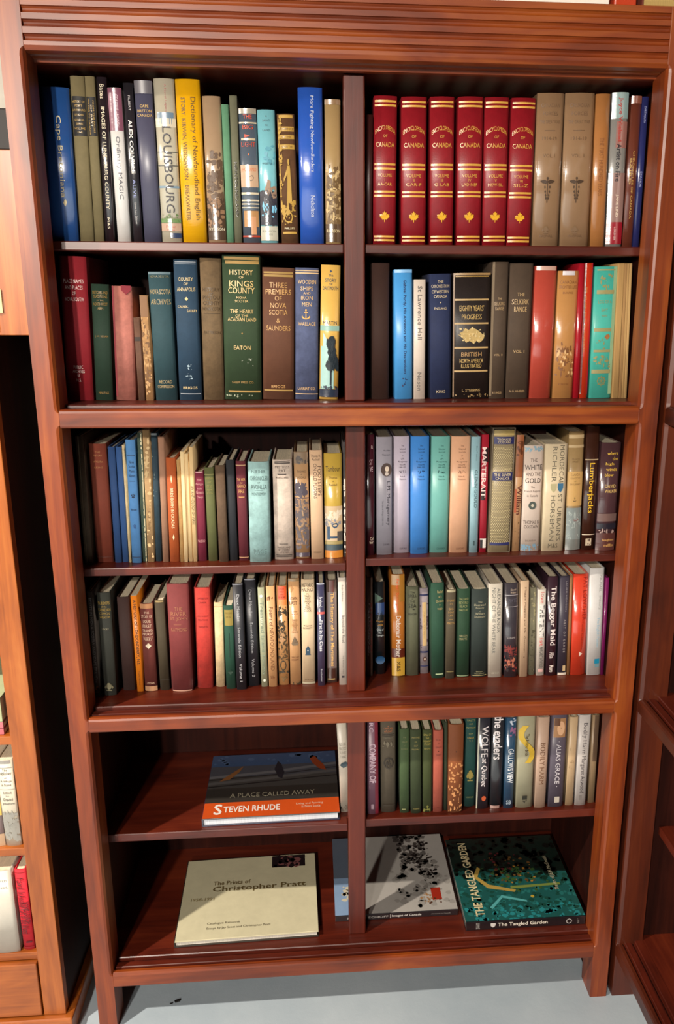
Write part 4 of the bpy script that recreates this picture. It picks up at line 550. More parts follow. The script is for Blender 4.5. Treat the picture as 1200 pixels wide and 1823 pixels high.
add('E2', 'salmon pink small hardcover with dark lettering', '9c4c3c', 'cloth', (850, 924, 826, 850, 936, 182), [('H', 'THE BOY', 255, 14, '6c2c20', .6), ('H', 'OF', 283, 10, '6c2c20', .2), ('H', 'LABRADOR', 312, 14, '6c2c20', .7), ('s', 'diamond', .5, 342, 8, 10, '4c1c14'), ('H', 'GRIST', 372, 14, '4c1c14', .5), ('H', 'WW', 792, 14, '6c2c20', .3)])
add('E2', 'very thin dark green hardcover beside the leather one', '28301e', 'cloth', (936, 958, 812, 941, 964, 118))
add('E2', 'rubbed orange brown leather hardcover', '7c4422', 'worn', (966, 1080, 830, 976, 1098, 135), [('b', 135, 420, '6c3a1c'), ('k', 'b88050', 430, 820, 0, 1, 60, 20), ('s', 'diamond', .5, 345, 12, 12, '3c2010')])
add('E2', 'teal green hardcover with gilt crest', '123c38', 'cloth', (1094, 1179, 782, 1107, 1198, 60), [('H', 'FACTS', 100, 14, '8a8448', .7), ('H', 'AND', 127, 10, '8a8448', .36), ('H', 'FICTION', 158, 14, '8a8448', .8), ('b', 203, 206, '8a8448', .3, .7), ('H', 'KNOX', 235, 14, 'a0883c', .6), ('H', 'V. 1', 258, 10, 'a0883c', .3), ('s', 'crest', .5, 530, 54, 90, '8c7c3c'), ('H', 'HORTON', 705, 14, '6c7448', .7)], h=.225)
add('E3', 'black jacket with white mixed case rotated title and red dot', '2c2c34', 'gloss', (77, 174, 802, 102, 200, 40), [('b', 40, 802, 'a8a490', 0, .1), ('V', 'WOLFE', 145, 385, .55, 46, 'd8d0d0'), ('V', 'at Quebec', 392, 620, .55, 46, 'd8d0d0', 0, .25), ('s', 'oval', .6, 715, 32, 40, 'b0502c')], h=.225)
add('E3', 'charcoal jacket with huge white lower case rotated title', '2a2c30', 'gloss', (186, 279, 794, 212, 310, 40), [('V', 'the evaders', 60, 402, .5, 62, 'e4dede', 1), ('b', 770, 794, '9c7c74', .04, .8)], h=.225)
add('E3', 'steel blue jacket with white rotated capitals', '2c4c68', 'gloss', (291, 374, 797, 325, 404, 40), [('k', '8a5c7c', 150, 220, .3, 1, 14, 20), ('k', 'b0b8c4', 80, 130, .4, .9, 8, 20), ('V', 'GALLOWS VIEW', 320, 592, .55, 40, 'd8dce0', 1), ('H', 'SB', 745, 32, 'b0c0cc', .5, .5)], h=.225)
add('E3', 'pale green grey jacket with curling gold ribbon', '98957c', 'jacket', (387, 524, 792, 420, 554, 40), [('s', 'ribbon', .5, 282, 130, 290, 'c8a83c'), ('V', 'The Robber Bride', 200, 372, .52, 24, '4c3c18'), ('s', 'rect', .5, 705, 34, 30, '24241c'), ('k', '24241c', 725, 755, .35, .6, 5, 12)], h=.23)
add('E3', 'pinkish tan jacket with brown rotated capitals', 'b09480', 'jacket', (537, 627, 792, 577, 667, 40), [('V', 'BODILY HARM', 275, 602, .5, 34, '6c4c38')], h=.225)
add('E3', 'violet grey jacket with portrait and white rotated capitals', '544c58', 'jacket', (642, 769, 785, 687, 808, 40), [('b', 85, 232, '9c7450', .12, .9), ('s', 'oval', .58, 160, 54, 110, 'c8a07c'), ('b', 85, 140, '5c3c28', .14, .5), ('V', '· ALIAS GRACE ·', 260, 622, .5, 34, 'c8c4c8'), ('s', 'rect', .56, 725, 36, 46, 'b0a89c')], h=.23)
add('E3', 'narrow cream jacket between grey and white jackets', 'b49a78', 'jacket', (783, 844, 772, 824, 892, 75), [('k', '9c8260', 300, 500, .2, .8, 8, 16)])
add('E3', 'white jacket with dark upright rotated author and title', 'b4aeaa', 'jacket', (858, 944, 772, 901, 996, 40), [('V', 'Bodily Harm', 118, 362, .5, 38, '4c484a'), ('V', 'Margaret Atwood', 378, 672, .5, 38, '4c484a'), ('s', 'rect', .45, 712, 18, 36, '6c6864')], h=.225)
add('E3', 'tan jacket nearest the bookcase side on the right', '8c7458', 'jacket', (961, 1014, 752, 1006, 1058, 40), [('b', 40, 420, '5c4838', .3, 1)], h=.22)
# ------------------------------------------------------------------ building the upright books
def make_cover(t, d, h, b, hard, kind, c, parent):
    """U-shaped case: rounded spine and two boards"""
    ht = t / 2; bt = 0.0024 if hard else 0.0006; n = 8
    bt = min(bt, t * 0.22)
    outer = [(-ht, d)]
    if hard and t > 0.012: outer += [(-ht, b + 0.010), (-ht + 0.0009, b + 0.0065), (-ht, b + 0.0025)]
    outer += [(-ht + t * i / n, b * (2 * i / n - 1) ** 2) for i in range(n + 1)]
    if hard and t > 0.012: outer += [(ht, b + 0.0025), (ht - 0.0009, b + 0.0065), (ht, b + 0.010)]
    outer += [(ht, d)]
    inner = []
    for (x, y) in outer:
        if y >= d - 1e-6: inner.append((x - math.copysign(bt, x), y))
        else: inner.append((x * (ht - bt) / ht, max(y, 0) + bt * (1.0 if abs(x) < ht * .98 else .3)))
    k = len(outer); V = []
    for z in (0.0, h):
        V += [(x, y, z) for x, y in outer] + [(x, y, z) for x, y in inner]
    F = []; sm = set()
    T = 2 * k
    for i in range(k - 1):
        sm.add(len(F)); F.append((i, i + 1, T + i + 1, T + i))
        F.append((k + i + 1, k + i, T + k + i, T + k + i + 1))
        F.append((i + 1, i, k + i, k + i + 1)); F.append((T + i, T + i + 1, T + k + i + 1, T + k + i))
    F.append((0, T, T + k, k)); F.append((k - 1, 2 * k - 1, T + 2 * k - 1, T + k - 1))
    o = mesh_obj('cover', V, F, mat(c, kind), parent, None, False, sm)
    return o
BOOST = [1.0]
def bright(c):
    """the photograph is dimmer low down: take its measured colour back to the colour of the thing"""
    g = BOOST[0]
    if g == 1.0: return c
    v = [min(int(c[i:i + 2], 16) / 255, 1) for i in (0, 2, 4)]
    f = g ** 0.45
    f = min(f, max(0.93 / max(max(v), 0.01), 1.0))
    return ''.join('%02x' % int(min(x * f, 0.96) * 255) for x in v)
def build_upright(root, t, h, d, c, kind, hard, pages, deco, yb, yt, seed):
    b = min(0.0045, t * 0.13) if hard else t * 0.02
    if kind == 'jacket' or kind == 'gloss': b = min(0.0045, t * 0.13) if kind == 'gloss' else min(0.0035, t * 0.10)
    cov = make_cover(t, d, h, b, hard, kind, bright(c), root)
    bt = min(0.0026 if hard else 0.0007, t * 0.24); pi = 0.003 if hard else 0.0002
    v, f = box_vf(-t / 2 + bt, t / 2 - bt, b + bt + 0.001, d - pi, pi, h - pi)
    mesh_obj('page_block', v, f, mat(pages, 'pages'), root)
    off = [0.00025]
    ht = t / 2
    rng = random.Random(seed)
    ub = b
    def fn(x, z):
        x = max(-ht, min(ht, x))
        return (x, ub * (x / ht) ** 2 - off[0], z)
    def lift(sag):                                         # print sits clear of the curved spine, later print over earlier
        off[0] = max(off[0] + 0.00004, 0.00025 + sag)
    zz = lambda y: h * (yb - y) / (yb - yt)
    sc_ = h / (yb - yt)                                    # metres for each crop pixel
    pk = kind if kind in ('gloss', 'jacket') else ('gilt' if kind == 'leather' else 'matte')
    let = Print()
    for e in deco:
        k = e[0]
        if k == 'b':
            u0, u1 = (e[4], e[5]) if len(e) > 4 else (0.0, 1.0)
            lift(0.0); art = Print(); art.strip((u0 - .5) * t * .998, (u1 - .5) * t * .998, max(zz(e[2]), 0.0003), min(zz(e[1]), h - 0.0003), mat(bright(e[3]), pk), fn); art.build('spine_band', cov)
        elif k == 's':
            _, nm, u, y, w_, hh, cc = e
            lift(b * min(1.0, (w_ * sc_ / t)) ** 2); art = Print()
            for pl in shape(nm):
                art.poly([((u - .5) * t + a * w_ * sc_, zz(y) + q * hh * sc_) for a, q in pl], mat(bright(cc), 'ink' if pk == 'gloss' else pk), fn)
            em = art.build('emblem', cov)
            if len(shape(nm)) > 1: em['kind'] = 'stuff'
        elif k == 'k':
            _, cc, y0, y1, u0, u1, n, sz = e
            lift(b * min(1.0, (sz * sc_ / t)) ** 2); art = Print()
            for i in range(n):
                u = u0 + (u1 - u0) * rng.random(); y = y0 + (y1 - y0) * rng.random()
                r = sz * sc_ * .5 * (.4 + rng.random()); ax = .5 + rng.random(); an = rng.random() * 6.28
                x0 = (u - .5) * t; pts = []
                for q in range(6):
                    a = an + q * 1.0472; rr = r * (.55 + .7 * rng.random())
                    pts.append((max(-ht * .97, min(ht * .97, x0 + rr * math.cos(a) * ax * .8)), max(.0006, min(h - .0006, zz(y) + rr * math.sin(a) / ax))))
                art.poly(pts, mat(bright(cc), 'ink' if pk == 'gloss' else pk), fn)
            art.build('printed_sketch', cov)['kind'] = 'stuff'
        elif k == 'D':                                     # a regular lozenge pattern
            _, cc, y0, y1, nx = e
            lift(0.0002); art = Print()
            st = t / nx; z = zz(y1); row = 0
            while z < zz(y0):
                for i in range(nx):
                    x = -ht + st * (i + .5 + (.5 if row % 2 else 0))
                    if x < ht * .97: art.poly([(x - st * .28, z), (x, z - st * .3), (x + st * .28, z), (x, z + st * .3)], mat(bright(cc), 'ink' if pk == 'gloss' else pk), fn)
                z += st * .75; row += 1
            art.build('printed_pattern', cov)['kind'] = 'stuff'
        else:
            bold = 0; shear = 0.0
            if k in 'HA':
                tx, y, hh, cc = e[1:5]; wf = e[5] if len(e) > 5 else None; u = e[6] if len(e) > 6 else .5
                vs, fs, asp = glyphs(tx, 0, 0.0)
                H_ = hh * sc_; W2 = min(asp * H_, .86 * t) if wf is None else wf * t
                x0 = (u - .5) * t - W2 / 2; z0 = zz(y) - H_ / 2
                lift(0.0001 + b * min(1.0, W2 / max(len(tx), 1) / t * 1.2) ** 2)
                if k == 'A': pv = [fn(x0 + a * W2, z0 + q * H_ - (2 * a - 1) ** 2 * H_ * 1.1 + H_ * .4) for a, q in vs]
                else: pv = [fn(x0 + a * W2, z0 + q * H_) for a, q in vs]
            else:
                tx, y0, y1, u, hh, cc = e[1:7]; bold = e[7] if len(e) > 7 else 0; shear = e[8] if len(e) > 8 else 0.0
                vs, fs, asp = glyphs(tx, bold, shear)
                Ln = (y1 - y0) * sc_; H_ = min(hh * sc_, t * .92); xc = (u - .5) * t
                lift(0.0001 + b * (H_ / t) ** 2)
                pv = [fn(xc - H_ / 2 + q * H_, zz(y0) - a * Ln) for a, q in vs]
            let.add(pv, fs, mat(bright(cc), 'ink' if pk in ('gloss', 'jacket') else 'gilt'))
    le = let.build('spine_lettering', cov)
    if le: le['kind'] = 'stuff'

def layout(row):
    """positions of one row's books in one bay, from the photograph's measurements"""
    out = []
    for q in row:
        ox, oy, s = CROP[q['crop']]
        xbl, xbr, yb, xtl, xtr, yt = q['g']
        P = lambda x, y: (ox + x / s, oy + y / s)
        zs = q['zs']; Y = q['Y']
        if Y is None:
            if q['crop'][0] == 'A': Y = 0.092
            elif q['crop'][0] == 'B': Y = 0.100
            else:
                px = P((xbl + xbr) / 2, yb); Y = min(max(at(px[0], px[1], Z=zs).y, SY + 0.006), 0.20)
        bl, br = at(*P(xbl, yb), Y=Y), at(*P(xbr, yb), Y=Y)
        tl, tr = at(*P(xtl, yt), Y=Y), at(*P(xtr, yt), Y=Y)
        h = q['h'] or (tl.z + tr.z) / 2 - zs
        q['t'] = min(br.x - bl.x, tr.x - tl.x)
        q['cb'] = (bl.x + br.x) / 2
        dz = max((tl.z + tr.z) / 2 - (bl.z + br.z) / 2, 0.05)
        q['sl'] = ((tl.x + tr.x) / 2 - q['cb']) / dz          # sideways lean for each metre of height
        q['hh'] = h; q['Y0'] = Y
        m = ((tl.z + tr.z) - (bl.z + br.z)) / 2 / (yb - yt)       # metres of spine for each crop pixel
        q['yb'] = yb + ((bl.z + br.z) / 2 - zs) / m; q['m'] = m
        out.append(q)
    return out
def relax(row, xmin, xmax):
    row.sort(key=lambda q: q['cb'])
    for q in row: q['sl'] = max(-0.12, min(0.12, q['sl']))
    gap = 0.0004
    for it in range(60):
        done = True
        for a, b in zip(row, row[1:]):
            hm = min(a['hh'], b['hh'])
            for z in (0.0, hm):
                ov = (a['cb'] + a['sl'] * z + a['t'] / 2) - (b['cb'] + b['sl'] * z - b['t'] / 2) + gap
                if ov > 1e-6:
                    done = False
                    if z == 0.0 or abs(a['sl'] - b['sl']) < 1e-4:
                        for q, sg in ((a, -1), (b, 1)):
                            q['cb'] += sg * ov * .25; q['t'] -= ov * .25
                    else:
                        m = ov / hm * .5; a['sl'] -= m; b['sl'] += m
        for q in row:
            for z in (0.0, q['hh']):
                lo = q['cb'] + q['sl'] * z - q['t'] / 2 - xmin - gap; hi = xmax - gap - (q['cb'] + q['sl'] * z + q['t'] / 2)
                if lo < -1e-6:
                    done = False
                    if z == 0: q['cb'] -= lo
                    else: q['sl'] -= lo / q['hh']
                if hi < -1e-6:
                    done = False
                    if z == 0: q['cb'] += hi
                    else: q['sl'] += hi / q['hh']
        if done: break
ROWS = {}
for q in BOOKS:
    r = q['crop'][0]; right = q['crop'][1] in '34'
    if r == 'E': right = 'divider post with grey' not in q['desc']
    q['right'] = right; q['zs'] = SH[r][1 if right else 0]
    ROWS.setdefault((r, right), []).append(q)
XL, XR = -RC + 0.0005, S + RC - 0.0005
n_ = 0
for (r, right), row in ROWS.items():
    layout(row)
    BOOST[0] = {'A': 1.05, 'B': 1.1, 'C': 1.2, 'D': 1.2, 'E': 1.25}[r]
    relax(row, 0.5400 if right else XL, XR if right else 0.5200)
    for q in row:
        n_ += 1
        a = math.atan(q['sl'])
        th = max(q['t'] * math.cos(a) - 0.0002, 0.0022)
        root = empty(q['name'], (q['cb'], q['Y0'], q['zs'] + th / 2 * abs(math.sin(a)) + 0.0002))
        root.rotation_euler = (0, a, 0)
        hh = q['hh'] / math.cos(a)
        ceil = {'A': HB - 0.012, 'B': S1 - 0.018, 'C': R1B + 0.012, 'D': (S2R if right else S2L) - 0.018, 'E': R2B + 0.012}[r] - q['zs']
        hh = min(hh, ceil - 0.003)
        d = q['d'] or min(max(hh * 0.68, 0.10), BACK - 0.006 - q['Y0'])
        if 'slipcase' in q['name']:
            sl = empty('slipcase', root.location); sl.rotation_euler = root.rotation_euler
            w2 = th / 2; e2 = 0.0022; top_ = min(hh + 0.006, ceil - 0.001)
            for nm_, bb in (('side_wall', (-w2, -w2 + e2, 0.004, d + .006, 0, top_)), ('side_wall', (w2 - e2, w2, 0.004, d + .006, 0, top_)),
                            ('top_wall', (-w2 + e2, w2 - e2, 0.004, d + .006, top_ - e2, top_)), ('bottom_wall', (-w2 + e2, w2 - e2, 0.004, d + .006, 0, e2)), ('back_wall', (-w2 + e2, w2 - e2, d + .004, d + .006, e2, top_ - e2))):
                box(nm_, *bb, mat('7d705c', 'jacket'), sl, 0.0006)
            tag(sl, 'open grey slipcase around a patterned gold book, third shelf right bay', 'slipcase')
            root.location.z += e2 + 0.0003; th -= 2 * e2 + 0.0012; hh -= 0.001
            root.name = 'hardcover_book'
        build_upright(root, th, hh, d, q['c'], q['kind'], q['hard'], q['pages'], q['deco'], q['yb'], q['yb'] - hh / q['m'], n_)
        bay = 'right bay' if right else 'left bay'
        tag(root, '%s, %s %s' % (q['desc'], WHERE[r], bay), 'book' if 'book' in q['name'] and q['name'] != 'booklet' else q['name'], 'books standing on the %s, %s' % (WHERE[r], bay))

BOOST[0] = 1.15
# ------------------------------------------------------------------ books lying flat
def flat_book(name, fl, fr, bl_px, zs, th, spine, c_top, c_spine, label, tops, spine_items, kind='gloss', back=None, depth=None, pages='d8d2c6', ang=None):
    A_, B_ = at(*fl, Z=zs), at(*fr, Z=zs)
    wd = (B_ - A_).length; an = math.atan2(B_.y - A_.y, B_.x - A_.x) if ang is None else ang
    if depth is None:
        Q = at(*bl_px, Z=zs + th)
        nrm = Vector((-math.sin(an), math.cos(an), 0)); depth = (Q - A_).dot(nrm)
    root = empty(name, (A_.x, A_.y, zs + 0.0003)); root.rotation_euler = (0, 0, an)
    bt = 0.003; m = mat(c_top, kind); ms = mat(c_spine, kind)
    box('back_board', 0, wd, 0, depth, 0, bt, ms, root, 0.0008)
    fb = box('front_board', 0, wd, 0, depth, th - bt, th, m, root, 0.0008)
    if spine == 'front':
        box('spine', 0.0, wd, -0.0012, 0.0022, 0.0, th, ms, root, 0.001)
        v, f = box_vf(0.004, wd - 0.004, 0.0024, depth - 0.004, bt, th - bt)
    else:
        box('spine', -0.0012, 0.0022, 0.0, depth, 0.0, th, ms, root, 0.001)
        v, f = box_vf(0.0024, wd - 0.004, 0.004, depth - 0.004, bt, th - bt)
    mesh_obj('page_block', v, f, mat(pages, 'pages'), root)
    art, let = Print(), Print(); off = [0.00025]
    def ft(x, y): return (x, y, th + off[0])
    def fs_(x, z): return (x, -0.0012 - off[0], z)
    rng = random.Random(len(label))
    for e in tops:
        off[0] += 0.00003
        k = e[0]
        if k == 'r':      # rectangle u0,u1,v0,v1
            art.strip(e[1] * wd, e[2] * wd, e[3] * depth, e[4] * depth, mat(e[5], kind), ft, 1)
        elif k == 'p': art.poly([(a * wd, b * depth) for a, b in e[1]], mat(e[2], kind), ft)
        elif k == 's':
            for pl in shape(e[1]): art.poly([((e[2] + a * e[4]) * wd, (e[3] + b * e[5]) * depth) for a, b in pl], mat(e[6], kind), ft)
        elif k == 'k':
            _, cc, u0, u1, v0, v1, n, sz = e
            for i in range(n):
                x, y = (u0 + (u1 - u0) * rng.random()) * wd, (v0 + (v1 - v0) * rng.random()) * depth
                r = sz * (.4 + rng.random()); a0 = rng.random() * 6
                art.poly([(min(max(x + r * (.6 + .6 * rng.random()) * math.cos(a0 + q * 1.047), .001), wd - .001), min(max(y + r * (.6 + .6 * rng.random()) * math.sin(a0 + q * 1.047), .001), depth - .001)) for q in range(6)], mat(cc, kind), ft)
        elif k == 'T':    # text, u0, u1, v centre, height fraction, colour, bold
            vs, fs, asp = glyphs(e[1], e[7] if len(e) > 7 else 0, 0)
            hh = e[5] * depth
            let.add([(e[2] * wd + a * (e[3] - e[2]) * wd, e[4] * depth + (q - .5) * hh, th + off[0] + .0003) for a, q in vs], fs, mat(e[6], kind))
        elif k == 'U':    # text running from front to back, letter tops to the left: u centre, v0, v1, height
            vs, fs, asp = glyphs(e[1], e[7] if len(e) > 7 else 0, 0)
            hh = e[5] * wd
            let.add([(e[2] * wd - (q - .5) * hh, e[3] * depth + a * (e[4] - e[3]) * depth, th + off[0] + .0003) for a, q in vs], fs, mat(e[6], kind))
    for e in spine_items:
        if e[0] == 'T':
            vs, fs, asp = glyphs(e[1], e[6] if len(e) > 6 else 0, 0); hh = e[4] * th
            let.add([fs_(e[2] * wd + a * (e[3] - e[2]) * wd, th * .5 + (q - .5) * hh) for a, q in vs], fs, mat(e[5], kind))
        elif e[0] == 's':
            for pl in shape(e[1]): art.poly([(e[2] * wd + a * e[3] * th, th * .5 + b * e[3] * th) for a, b in pl], mat(e[4], kind), fs_)
    ca = art.build('cover_artwork', fb)
    if ca: ca['kind'] = 'stuff'
    let.build('cover_lettering', fb)['kind'] = 'stuff'
    tag(root, label, 'book', 'large picture books lying flat')
    return root
z5, z6 = S3L, R3T + LIFT
flat_book('picture_book', (360.5, 1473), (605, 1459.5), (377, 1347), z5, 0.020, 'left', '4a4a4c', '2a2c44',
    'flat picture book with seascape cover and orange band, fifth shelf left bay',
    [('r', 0, 1, .62, 1, '4a4c54'), ('r', 0, 1, .80, 1, '3c5478'), ('k', '4c6488', .02, .98, .84, .99, 24, .008), ('r', 0, 1, .44, .62, '484644'), ('p', [(0, .60), (.5, .66), (1, .76), (1, .80), (.5, .70), (0, .64)], '6c6c70'), ('p', [(0, .50), (.5, .56), (1, .64), (1, .68), (.5, .60), (0, .54)], '5e5c5c'), ('p', [(0, .46), (1, .57), (1, .585), (0, .475)], '242222'), ('p', [(0, .57), (.5, .62), (1, .71), (1, .72), (.5, .635), (0, .585)], '2a2828'),
     ('r', 0, 1, .22, .44, '383430'), ('r', 0, 1, .0, .22, 'd0521e'), ('p', [(.08, .55), (.13, .63), (.26, .80), (.23, .70), (.16, .58)], '8c5c34'), ('p', [(.505, .72), (.53, .86), (.56, .80), (.585, .66), (.57, .56), (.54, .58)], '26262e'), ('p', [(.79, .88), (.83, .92), (.90, .76), (.92, .66), (.86, .70), (.81, .80)], '94401f'),
     ('T', 'A PLACE CALLED AWAY', .18, .82, .32, .065, 'b0a890'), ('T', 'S', .075, .135, .12, .15, 'f0e8e0', 1), ('T', 'TEVEN RHUDE', .145, .56, .115, .085, 'f0e8e0', 1), ('T', 'Living and Painting', .68, .88, .145, .035, 'e8c8b0'), ('T', 'in Nova Scotia', .72, .86, .105, .035, 'e8c8b0')], [], pages='d8dce4')
flat_book('picture_book', (311, 1688), (567.5, 1668), (331.5, 1534), z6, 0.016, 'left', 'c9c2a2', '2c2620',
    'flat cream art catalogue with bold brown title, bottom shelf left bay',
    [('r', .66, .92, .83, .99, '1c1216'), ('k', '7c4c4c', .72, .86, .85, .96, 12, .010), ('k', '1c1216', .68, .9, .84, .98, 14, .008), ('T', 'The Prints of', .22, .50, .665, .05, '6c5c38', 1), ('T', 'Christopher Pratt', .22, .92, .58, .085, '6c5c38', 1), ('T', '1958-1991', .07, .24, .47, .035, '8c7c50'),
     ('T', 'Catalogue Raisonné', .21, .44, .17, .03, '6c6450'), ('T', 'Essays by Jay Scott and Christopher Pratt', .21, .66, .115, .03, '6c6450')], [], kind='jacket')
flat_book('picture_book', (597, 1641), (816, 1634), (597, 1520), z6, 0.016, 'front', '9a9690', '1c1a1e',
    'flat picture book with snow scene and red sleigh cover, bottom shelf right bay',
    [('r', 0, .24, 0, 1, '8ba6c8'), ('r', 0, .15, .45, 1, '5c6878'), ('k', 'd0c8b0', .07, .24, .12, .42, 30, .007), ('r', .24, 1, .0, 1, 'b4b0aa'), ('k', 'a09c96', .50, .97, .05, .5, 40, .009), ('k', '8a8680', .55, .9, .15, .7, 50, .008), ('k', '6c6864', .58, .84, .50, 1, 60, .008), ('k', '4c4844', .60, .80, .60, 1, 50, .006), ('k', '201c1a', .74, .90, .42, .60, 36, .0035), ('k', '201c1a', .70, .88, .60, .74, 30, .0035), ('k', '201c1a', .72, .86, .78, .92, 24, .004), ('r', .81, .89, .12, .27, 'a02c1c'), ('k', 'a07850', .72, .82, .10, .26, 16, .003), ('k', '54301c', .74, .90, .08, .14, 10, .003)],
    [('T', 'KURELEK', .10, .22, .34, 'c8c4be'), ('T', 'EGHOFF', .27, .43, .34, 'c8c4be'), ('T', '|', .445, .45, .6, 'c8c4be'), ('T', 'Images of Canada', .46, .70, .44, 'd8d4ce', 1), ('T', 'Christmas in Canada', .78, .94, .16, '98948e'), ('T', 'McClelland Stewart', .78, .94, .0, '98948e')], depth=0.285, ang=0.0)
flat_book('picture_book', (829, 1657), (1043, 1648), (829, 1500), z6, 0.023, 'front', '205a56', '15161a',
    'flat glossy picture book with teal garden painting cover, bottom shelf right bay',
    [('k', '2c8c90', .0, 1, .0, .16, 90, .006), ('k', '2a7470', .0, 1, .06, .4, 110, .006), ('k', '1c4c42', 0, 1, .1, .6, 130, .006), ('k', '163428', 0, 1, .4, .8, 120, .008), ('p', [(0, .62), (1, .52), (1, 1), (0, 1)], '122620'), ('k', '0c1411', .0, 1, .5, 1, 150, .010), ('k', '3c5c30', .25, .8, .3, .62, 40, .005), ('k', '6c4c28', .35, .7, .42, .75, 30, .004), ('k', 'b07c30', .4, .7, .40, .62, 12, .003), ('k', '5c2428', .3, .6, .45, .8, 18, .004), ('s', 'oval', .62, .24, .03, .03, 'c8a83c'),  # back half of the painting darkened: the shelf's shadow is painted in
     ('p', [(.22, .62), (.16, .50), (.26, .36), (.48, .30), (.50, .325), (.28, .40), (.20, .50), (.245, .60)], 'b89a4c'), ('p', [(.46, .34), (.9, .36), (.9, .385), (.46, .37)], '7c8c44'), ('p', [(.25, .12), (.36, .24), (.56, .18), (.56, .20), (.36, .27), (.23, .14)], '5cb0b0'),
     ('U', 'THE TANGLED GARDEN', .135, .05, .94, .075, 'e8d8a8', 1), ('U', 'The Art of J.E.H. MacDonald', .86, .30, .72, .045, 'c8c0a0')],
    [('T', 'DUVAL', .085, .115, .7, 'c8c4be'), ('s', 'shield', .225, .5, 'd8d4ce'), ('T', 'The Tangled Garden', .265, .68, .52, 'ece4d4', 1), ('s', 'ring', .86, .6, 'c8c4be'), ('T', 'Cerebrus', .93, .945, .6, '98948e')], depth=0.30, ang=0.0)

# ------------------------------------------------------------------ the lighter cabinet beside the bookcase
XC = -0.106
left = empty('cabinet', (XC, 0.0, 0.0))
def lb(name, x0, x1, y0, y1, z0, z1, m, par=left, bev=0.0015):
    return box(name, x0 - XC, x1 - XC, y0, y1, z0, z1, m, par, bev)
CT = 1.478
lb('stile', XC - 0.046, XC, 0.0, 0.022, 0.048, CT, P_('z'))
lb('side_panel', XC - 0.018, XC, 0.0222, 0.40, 0.048, CT, wood('walnut_z', 'z', '1c0c07', '2c140b', '3a1c10', 0.55, coat=(0.05, 0.4), spec=0.25), bev=0)
lb('plinth', XC - 0.60, XC + 0.016, -0.014, 0.40, 0.0, 0.047, P_('x'), bev=0.004)
for z in (0.205, 0.4600, 0.7130, 0.97, 1.23): lb('shelf', XC - 0.60, XC - 0.0465, 0.008, 0.39, z - 0.018, z, P_('x'), bev=0.001)
lb('top_panel', XC - 0.60, XC - 0.0465, 0.0, 0.40, CT - 0.02, CT, P_('x'))
lb('back_panel', XC - 0.60, XC - 0.019, 0.391, 0.40, 0.05, CT - 0.021, P_('z'), bev=0)
dr = lb('drawer', XC - 0.50, XC - 0.0485, -0.004, 0.016, 0.052, 0.184, P_('x'), bev=0.002)
tag(left, 'lighter orange pine cabinet with drawer, beside the tall bookcase', 'cabinet')
up = empty('wall_cupboard', (XC, 0.03, CT + 0.004))
def ub(name, x0, x1, y0, y1, z0, z1, m, bev=0.0015, par=None): return box(name, x0 - XC, x1 - XC, y0 - 0.03, y1 - 0.03, z0 - CT - 0.004, z1 - CT - 0.004, m, par or up, bev)
ub('body', -0.50, -0.044, 0.05, 0.40, CT + 0.004, 1.785, P_('z'), 0)
ub('door_frame', -0.096, -0.044, 0.03, 0.0495, CT + 0.004, 1.785, P_('z'))
dor = ub('door', -0.48, -0.0965, 0.030, 0.0495, CT + 0.024, 1.775, P_('z'))
hg = ub('hinge', -0.107, -0.086, 0.0268, 0.0298, 1.520, 1.560, mat('c9b98a', 'gilt'), 0.0008, dor)
for zz_ in (1.526, 1.540, 1.554): ub('hinge_knuckle', -0.0985, -0.0945, 0.0235, 0.0266, zz_ - 0.006, zz_ + 0.006, mat('c9b98a', 'gilt'), 0.001, dor)
tag(up, 'pine cupboard with brass hinge on the lighter cabinet', 'cupboard')
bx_ = box('storage_box', -0.36, -0.046, 0.04, 0.38, 1.786, 1.85, mat('1c1614', 'matte'), None, 0.002)
tag(bx_, 'black box lying on the pine cupboard', 'box')

def side_book(name, desc, c, kind, x0, x1, z0, h, deco=(), Y=0.016, hard=True, yb=100, yt=0, d=None):
    root = empty(name, ((x0 + x1) / 2, Y, z0 + 0.0003))
    build_upright(root, x1 - x0 - 0.0008, h, d or h * .68, c, kind, hard, 'e6d9bc', deco, yb, yt, 7)
    return tag(root, desc, 'book', 'books in the pine cabinet')
xa = lambda px, py: at(px, py, Y=0.016).x
E1_ = XC - 0.0475
side_book('hardcover_book', 'grey white jacketed book with sketched foot, in the pine cabinet', 'bdb6a4', 'jacket', xa(10, 1505), min(xa(39, 1505), E1_), 0.4600, 0.196,
    [('b', 0, 4, '8a8680', .1, .9), ('b', 8, 9, '98948a'), ('H', 'The', 11, 3, '4c4a44', .3), ('H', 'Publisher', 15, 3.6, '4c4a44', .8), ('H', 'of', 20, 2, '4c4a44', .14), ('H', 'A Village', 24, 3, '4c4a44', .7), ('H', 'in Rome', 28, 3, '4c4a44', .6), ('b', 33, 33.6, '98948a'), ('H', 'Edited', 37, 3, '6c6a64', .5), ('H', 'by', 41, 2, '6c6a64', .2), ('H', 'David', 45, 3.4, '4c4a44', .56), ('H', 'Johnstone', 50, 3.4, '4c4a44', .76), ('k', '8a8880', 62, 92, .1, .95, 50, 8)])
side_book('hardcover_book', 'mauve grey jacketed book with beige foot, in the pine cabinet', '8c7a78', 'jacket', xa(10, 1505) - 0.045, xa(10, 1505) - 0.0005, 0.4600, 0.178, [('b', 84, 100, 'a88a6c'), ('b', 30, 60, 'c8a850', .85, 1)])
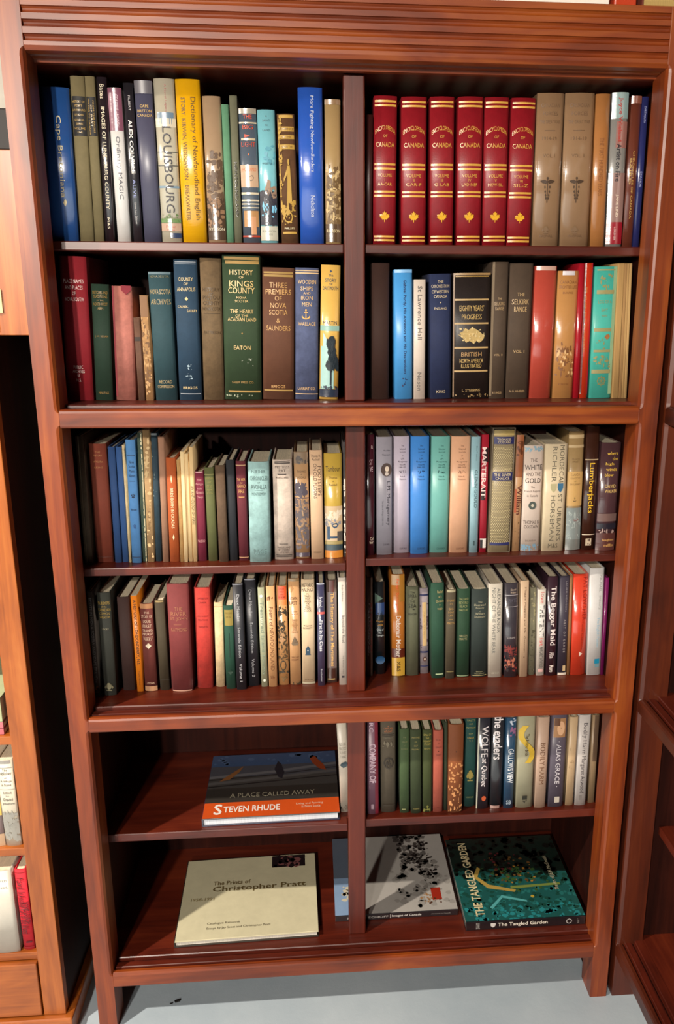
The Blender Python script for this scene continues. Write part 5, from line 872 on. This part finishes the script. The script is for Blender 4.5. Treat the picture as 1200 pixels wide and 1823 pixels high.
side_book('hardcover_book', 'bright red book with dark rotated title in the pine cabinet', 'c01c2c', 'cloth', xa(43, 1697), min(xa(63, 1697), E1_), 0.2050, 0.198,
    [('b', 3.6, 4.4, '7c1018'), ('V', 'Maxwell  In Another Part of the Wood', 10, 80, .42, 8, '5c1018'), ('V', 'Robert Louis Bly', 40, 68, .74, 8, '5c1018'), ('s', 'rect', .6, 90, 6, 2, '4c0c14'), ('b', 96, 97, '7c1018')])
side_book('hardcover_book', 'thick plain pale grey jacketed book in the pine cabinet', 'b8b2a6', 'jacket', xa(0, 1700) - 0.02, xa(39, 1700), 0.2050, 0.200, [('H', 'SELECTED', 12, 2.4, '8a867c', .5, .6), ('H', 'LETTERS', 20, 2.4, '8a867c', .5, .6)], Y=0.010)
for k_, (c_, z0_, th_) in enumerate((('b8646c', 0.7130, 0.013), ('b86c74', 0.7265, 0.014), ('a8b088', 0.7410, 0.052))):
    o = empty('hardcover_book', (E1_ - 0.16, 0.016, z0_ + 0.0004))
    box('cover', 0, 0.145, 0, 0.20, 0, th_ - 0.001, mat(c_, 'cloth'), o, 0.001)
    v, f = box_vf(0.003, 0.1452, 0.003, 0.197, 0.0025, th_ - 0.0035)
    mesh_obj('page_block', v, f, mat('d8ccb0', 'pages'), o)
    tag(o, ('lowest pink flat book in the pine cabinet stack', 'upper pink flat book in the pine cabinet stack', 'thick pale green flat book topping the pine cabinet stack')[k_], 'book', 'flat books in the pine cabinet')

# ------------------------------------------------------------------ things on top of the bookcase
o = box('paper_stack', 0.62, 0.958, 0.02, 0.30, HT, HT + 0.075, mat('f4efe4', 'matte'), None, 0.002)
tag(o, 'white paper stack lying on top of the filled bookcase', 'paper')
o = box('gift_box', 0.966, 1.005, 0.02, 0.20, HT, HT + 0.06, mat('c8401c', 'gloss'), None, 0.003)
tag(o, 'small orange red box on top of the filled bookcase', 'box')
o = empty('hardcover_book', (1.045, 0.015, HT + 0.0003))
v, f = box_vf(-0.030, 0.030, 0, 0.15, 0.0, 0.21); mesh_obj('page_block', v, f, mat('b89a5c', 'pages'), o)
box('cover', -0.0335, -0.0302, -0.002, 0.154, 0.0, 0.213, mat('6c2c1c', 'cloth'), o, 0.0008)
box('cover', 0.0302, 0.0335, -0.002, 0.154, 0.0, 0.213, mat('6c2c1c', 'cloth'), o, 0.0008)
tag(o, 'thick book with yellowed page edges standing on top of the bookcase', 'book')

for px_, py_, r_, dn_ in ((305, 1787, 0.0025, 'tiny round black chip beside a longer one on the grey floor'), (316, 1783, 0.005, 'longer black chip on the grey floor under the filled bookcase')):
    P0 = at(px_, py_, Z=0.0)
    v, f = box_vf(-r_, r_, -r_ * .5, r_ * .5, 0, r_ * .7)
    o = mesh_obj('wood_chip', [(x * (1 + .3 * (z > 0)), y, z) for x, y, z in v], f, mat('17120f', 'matte')); o.location = (P0.x, P0.y, 0.0); o.rotation_euler = (0, 0, .3)
    tag(o, dn_, 'debris', 'black chips on the floor')

bpy.data.objects.remove(_to); bpy.data.curves.remove(_tc)
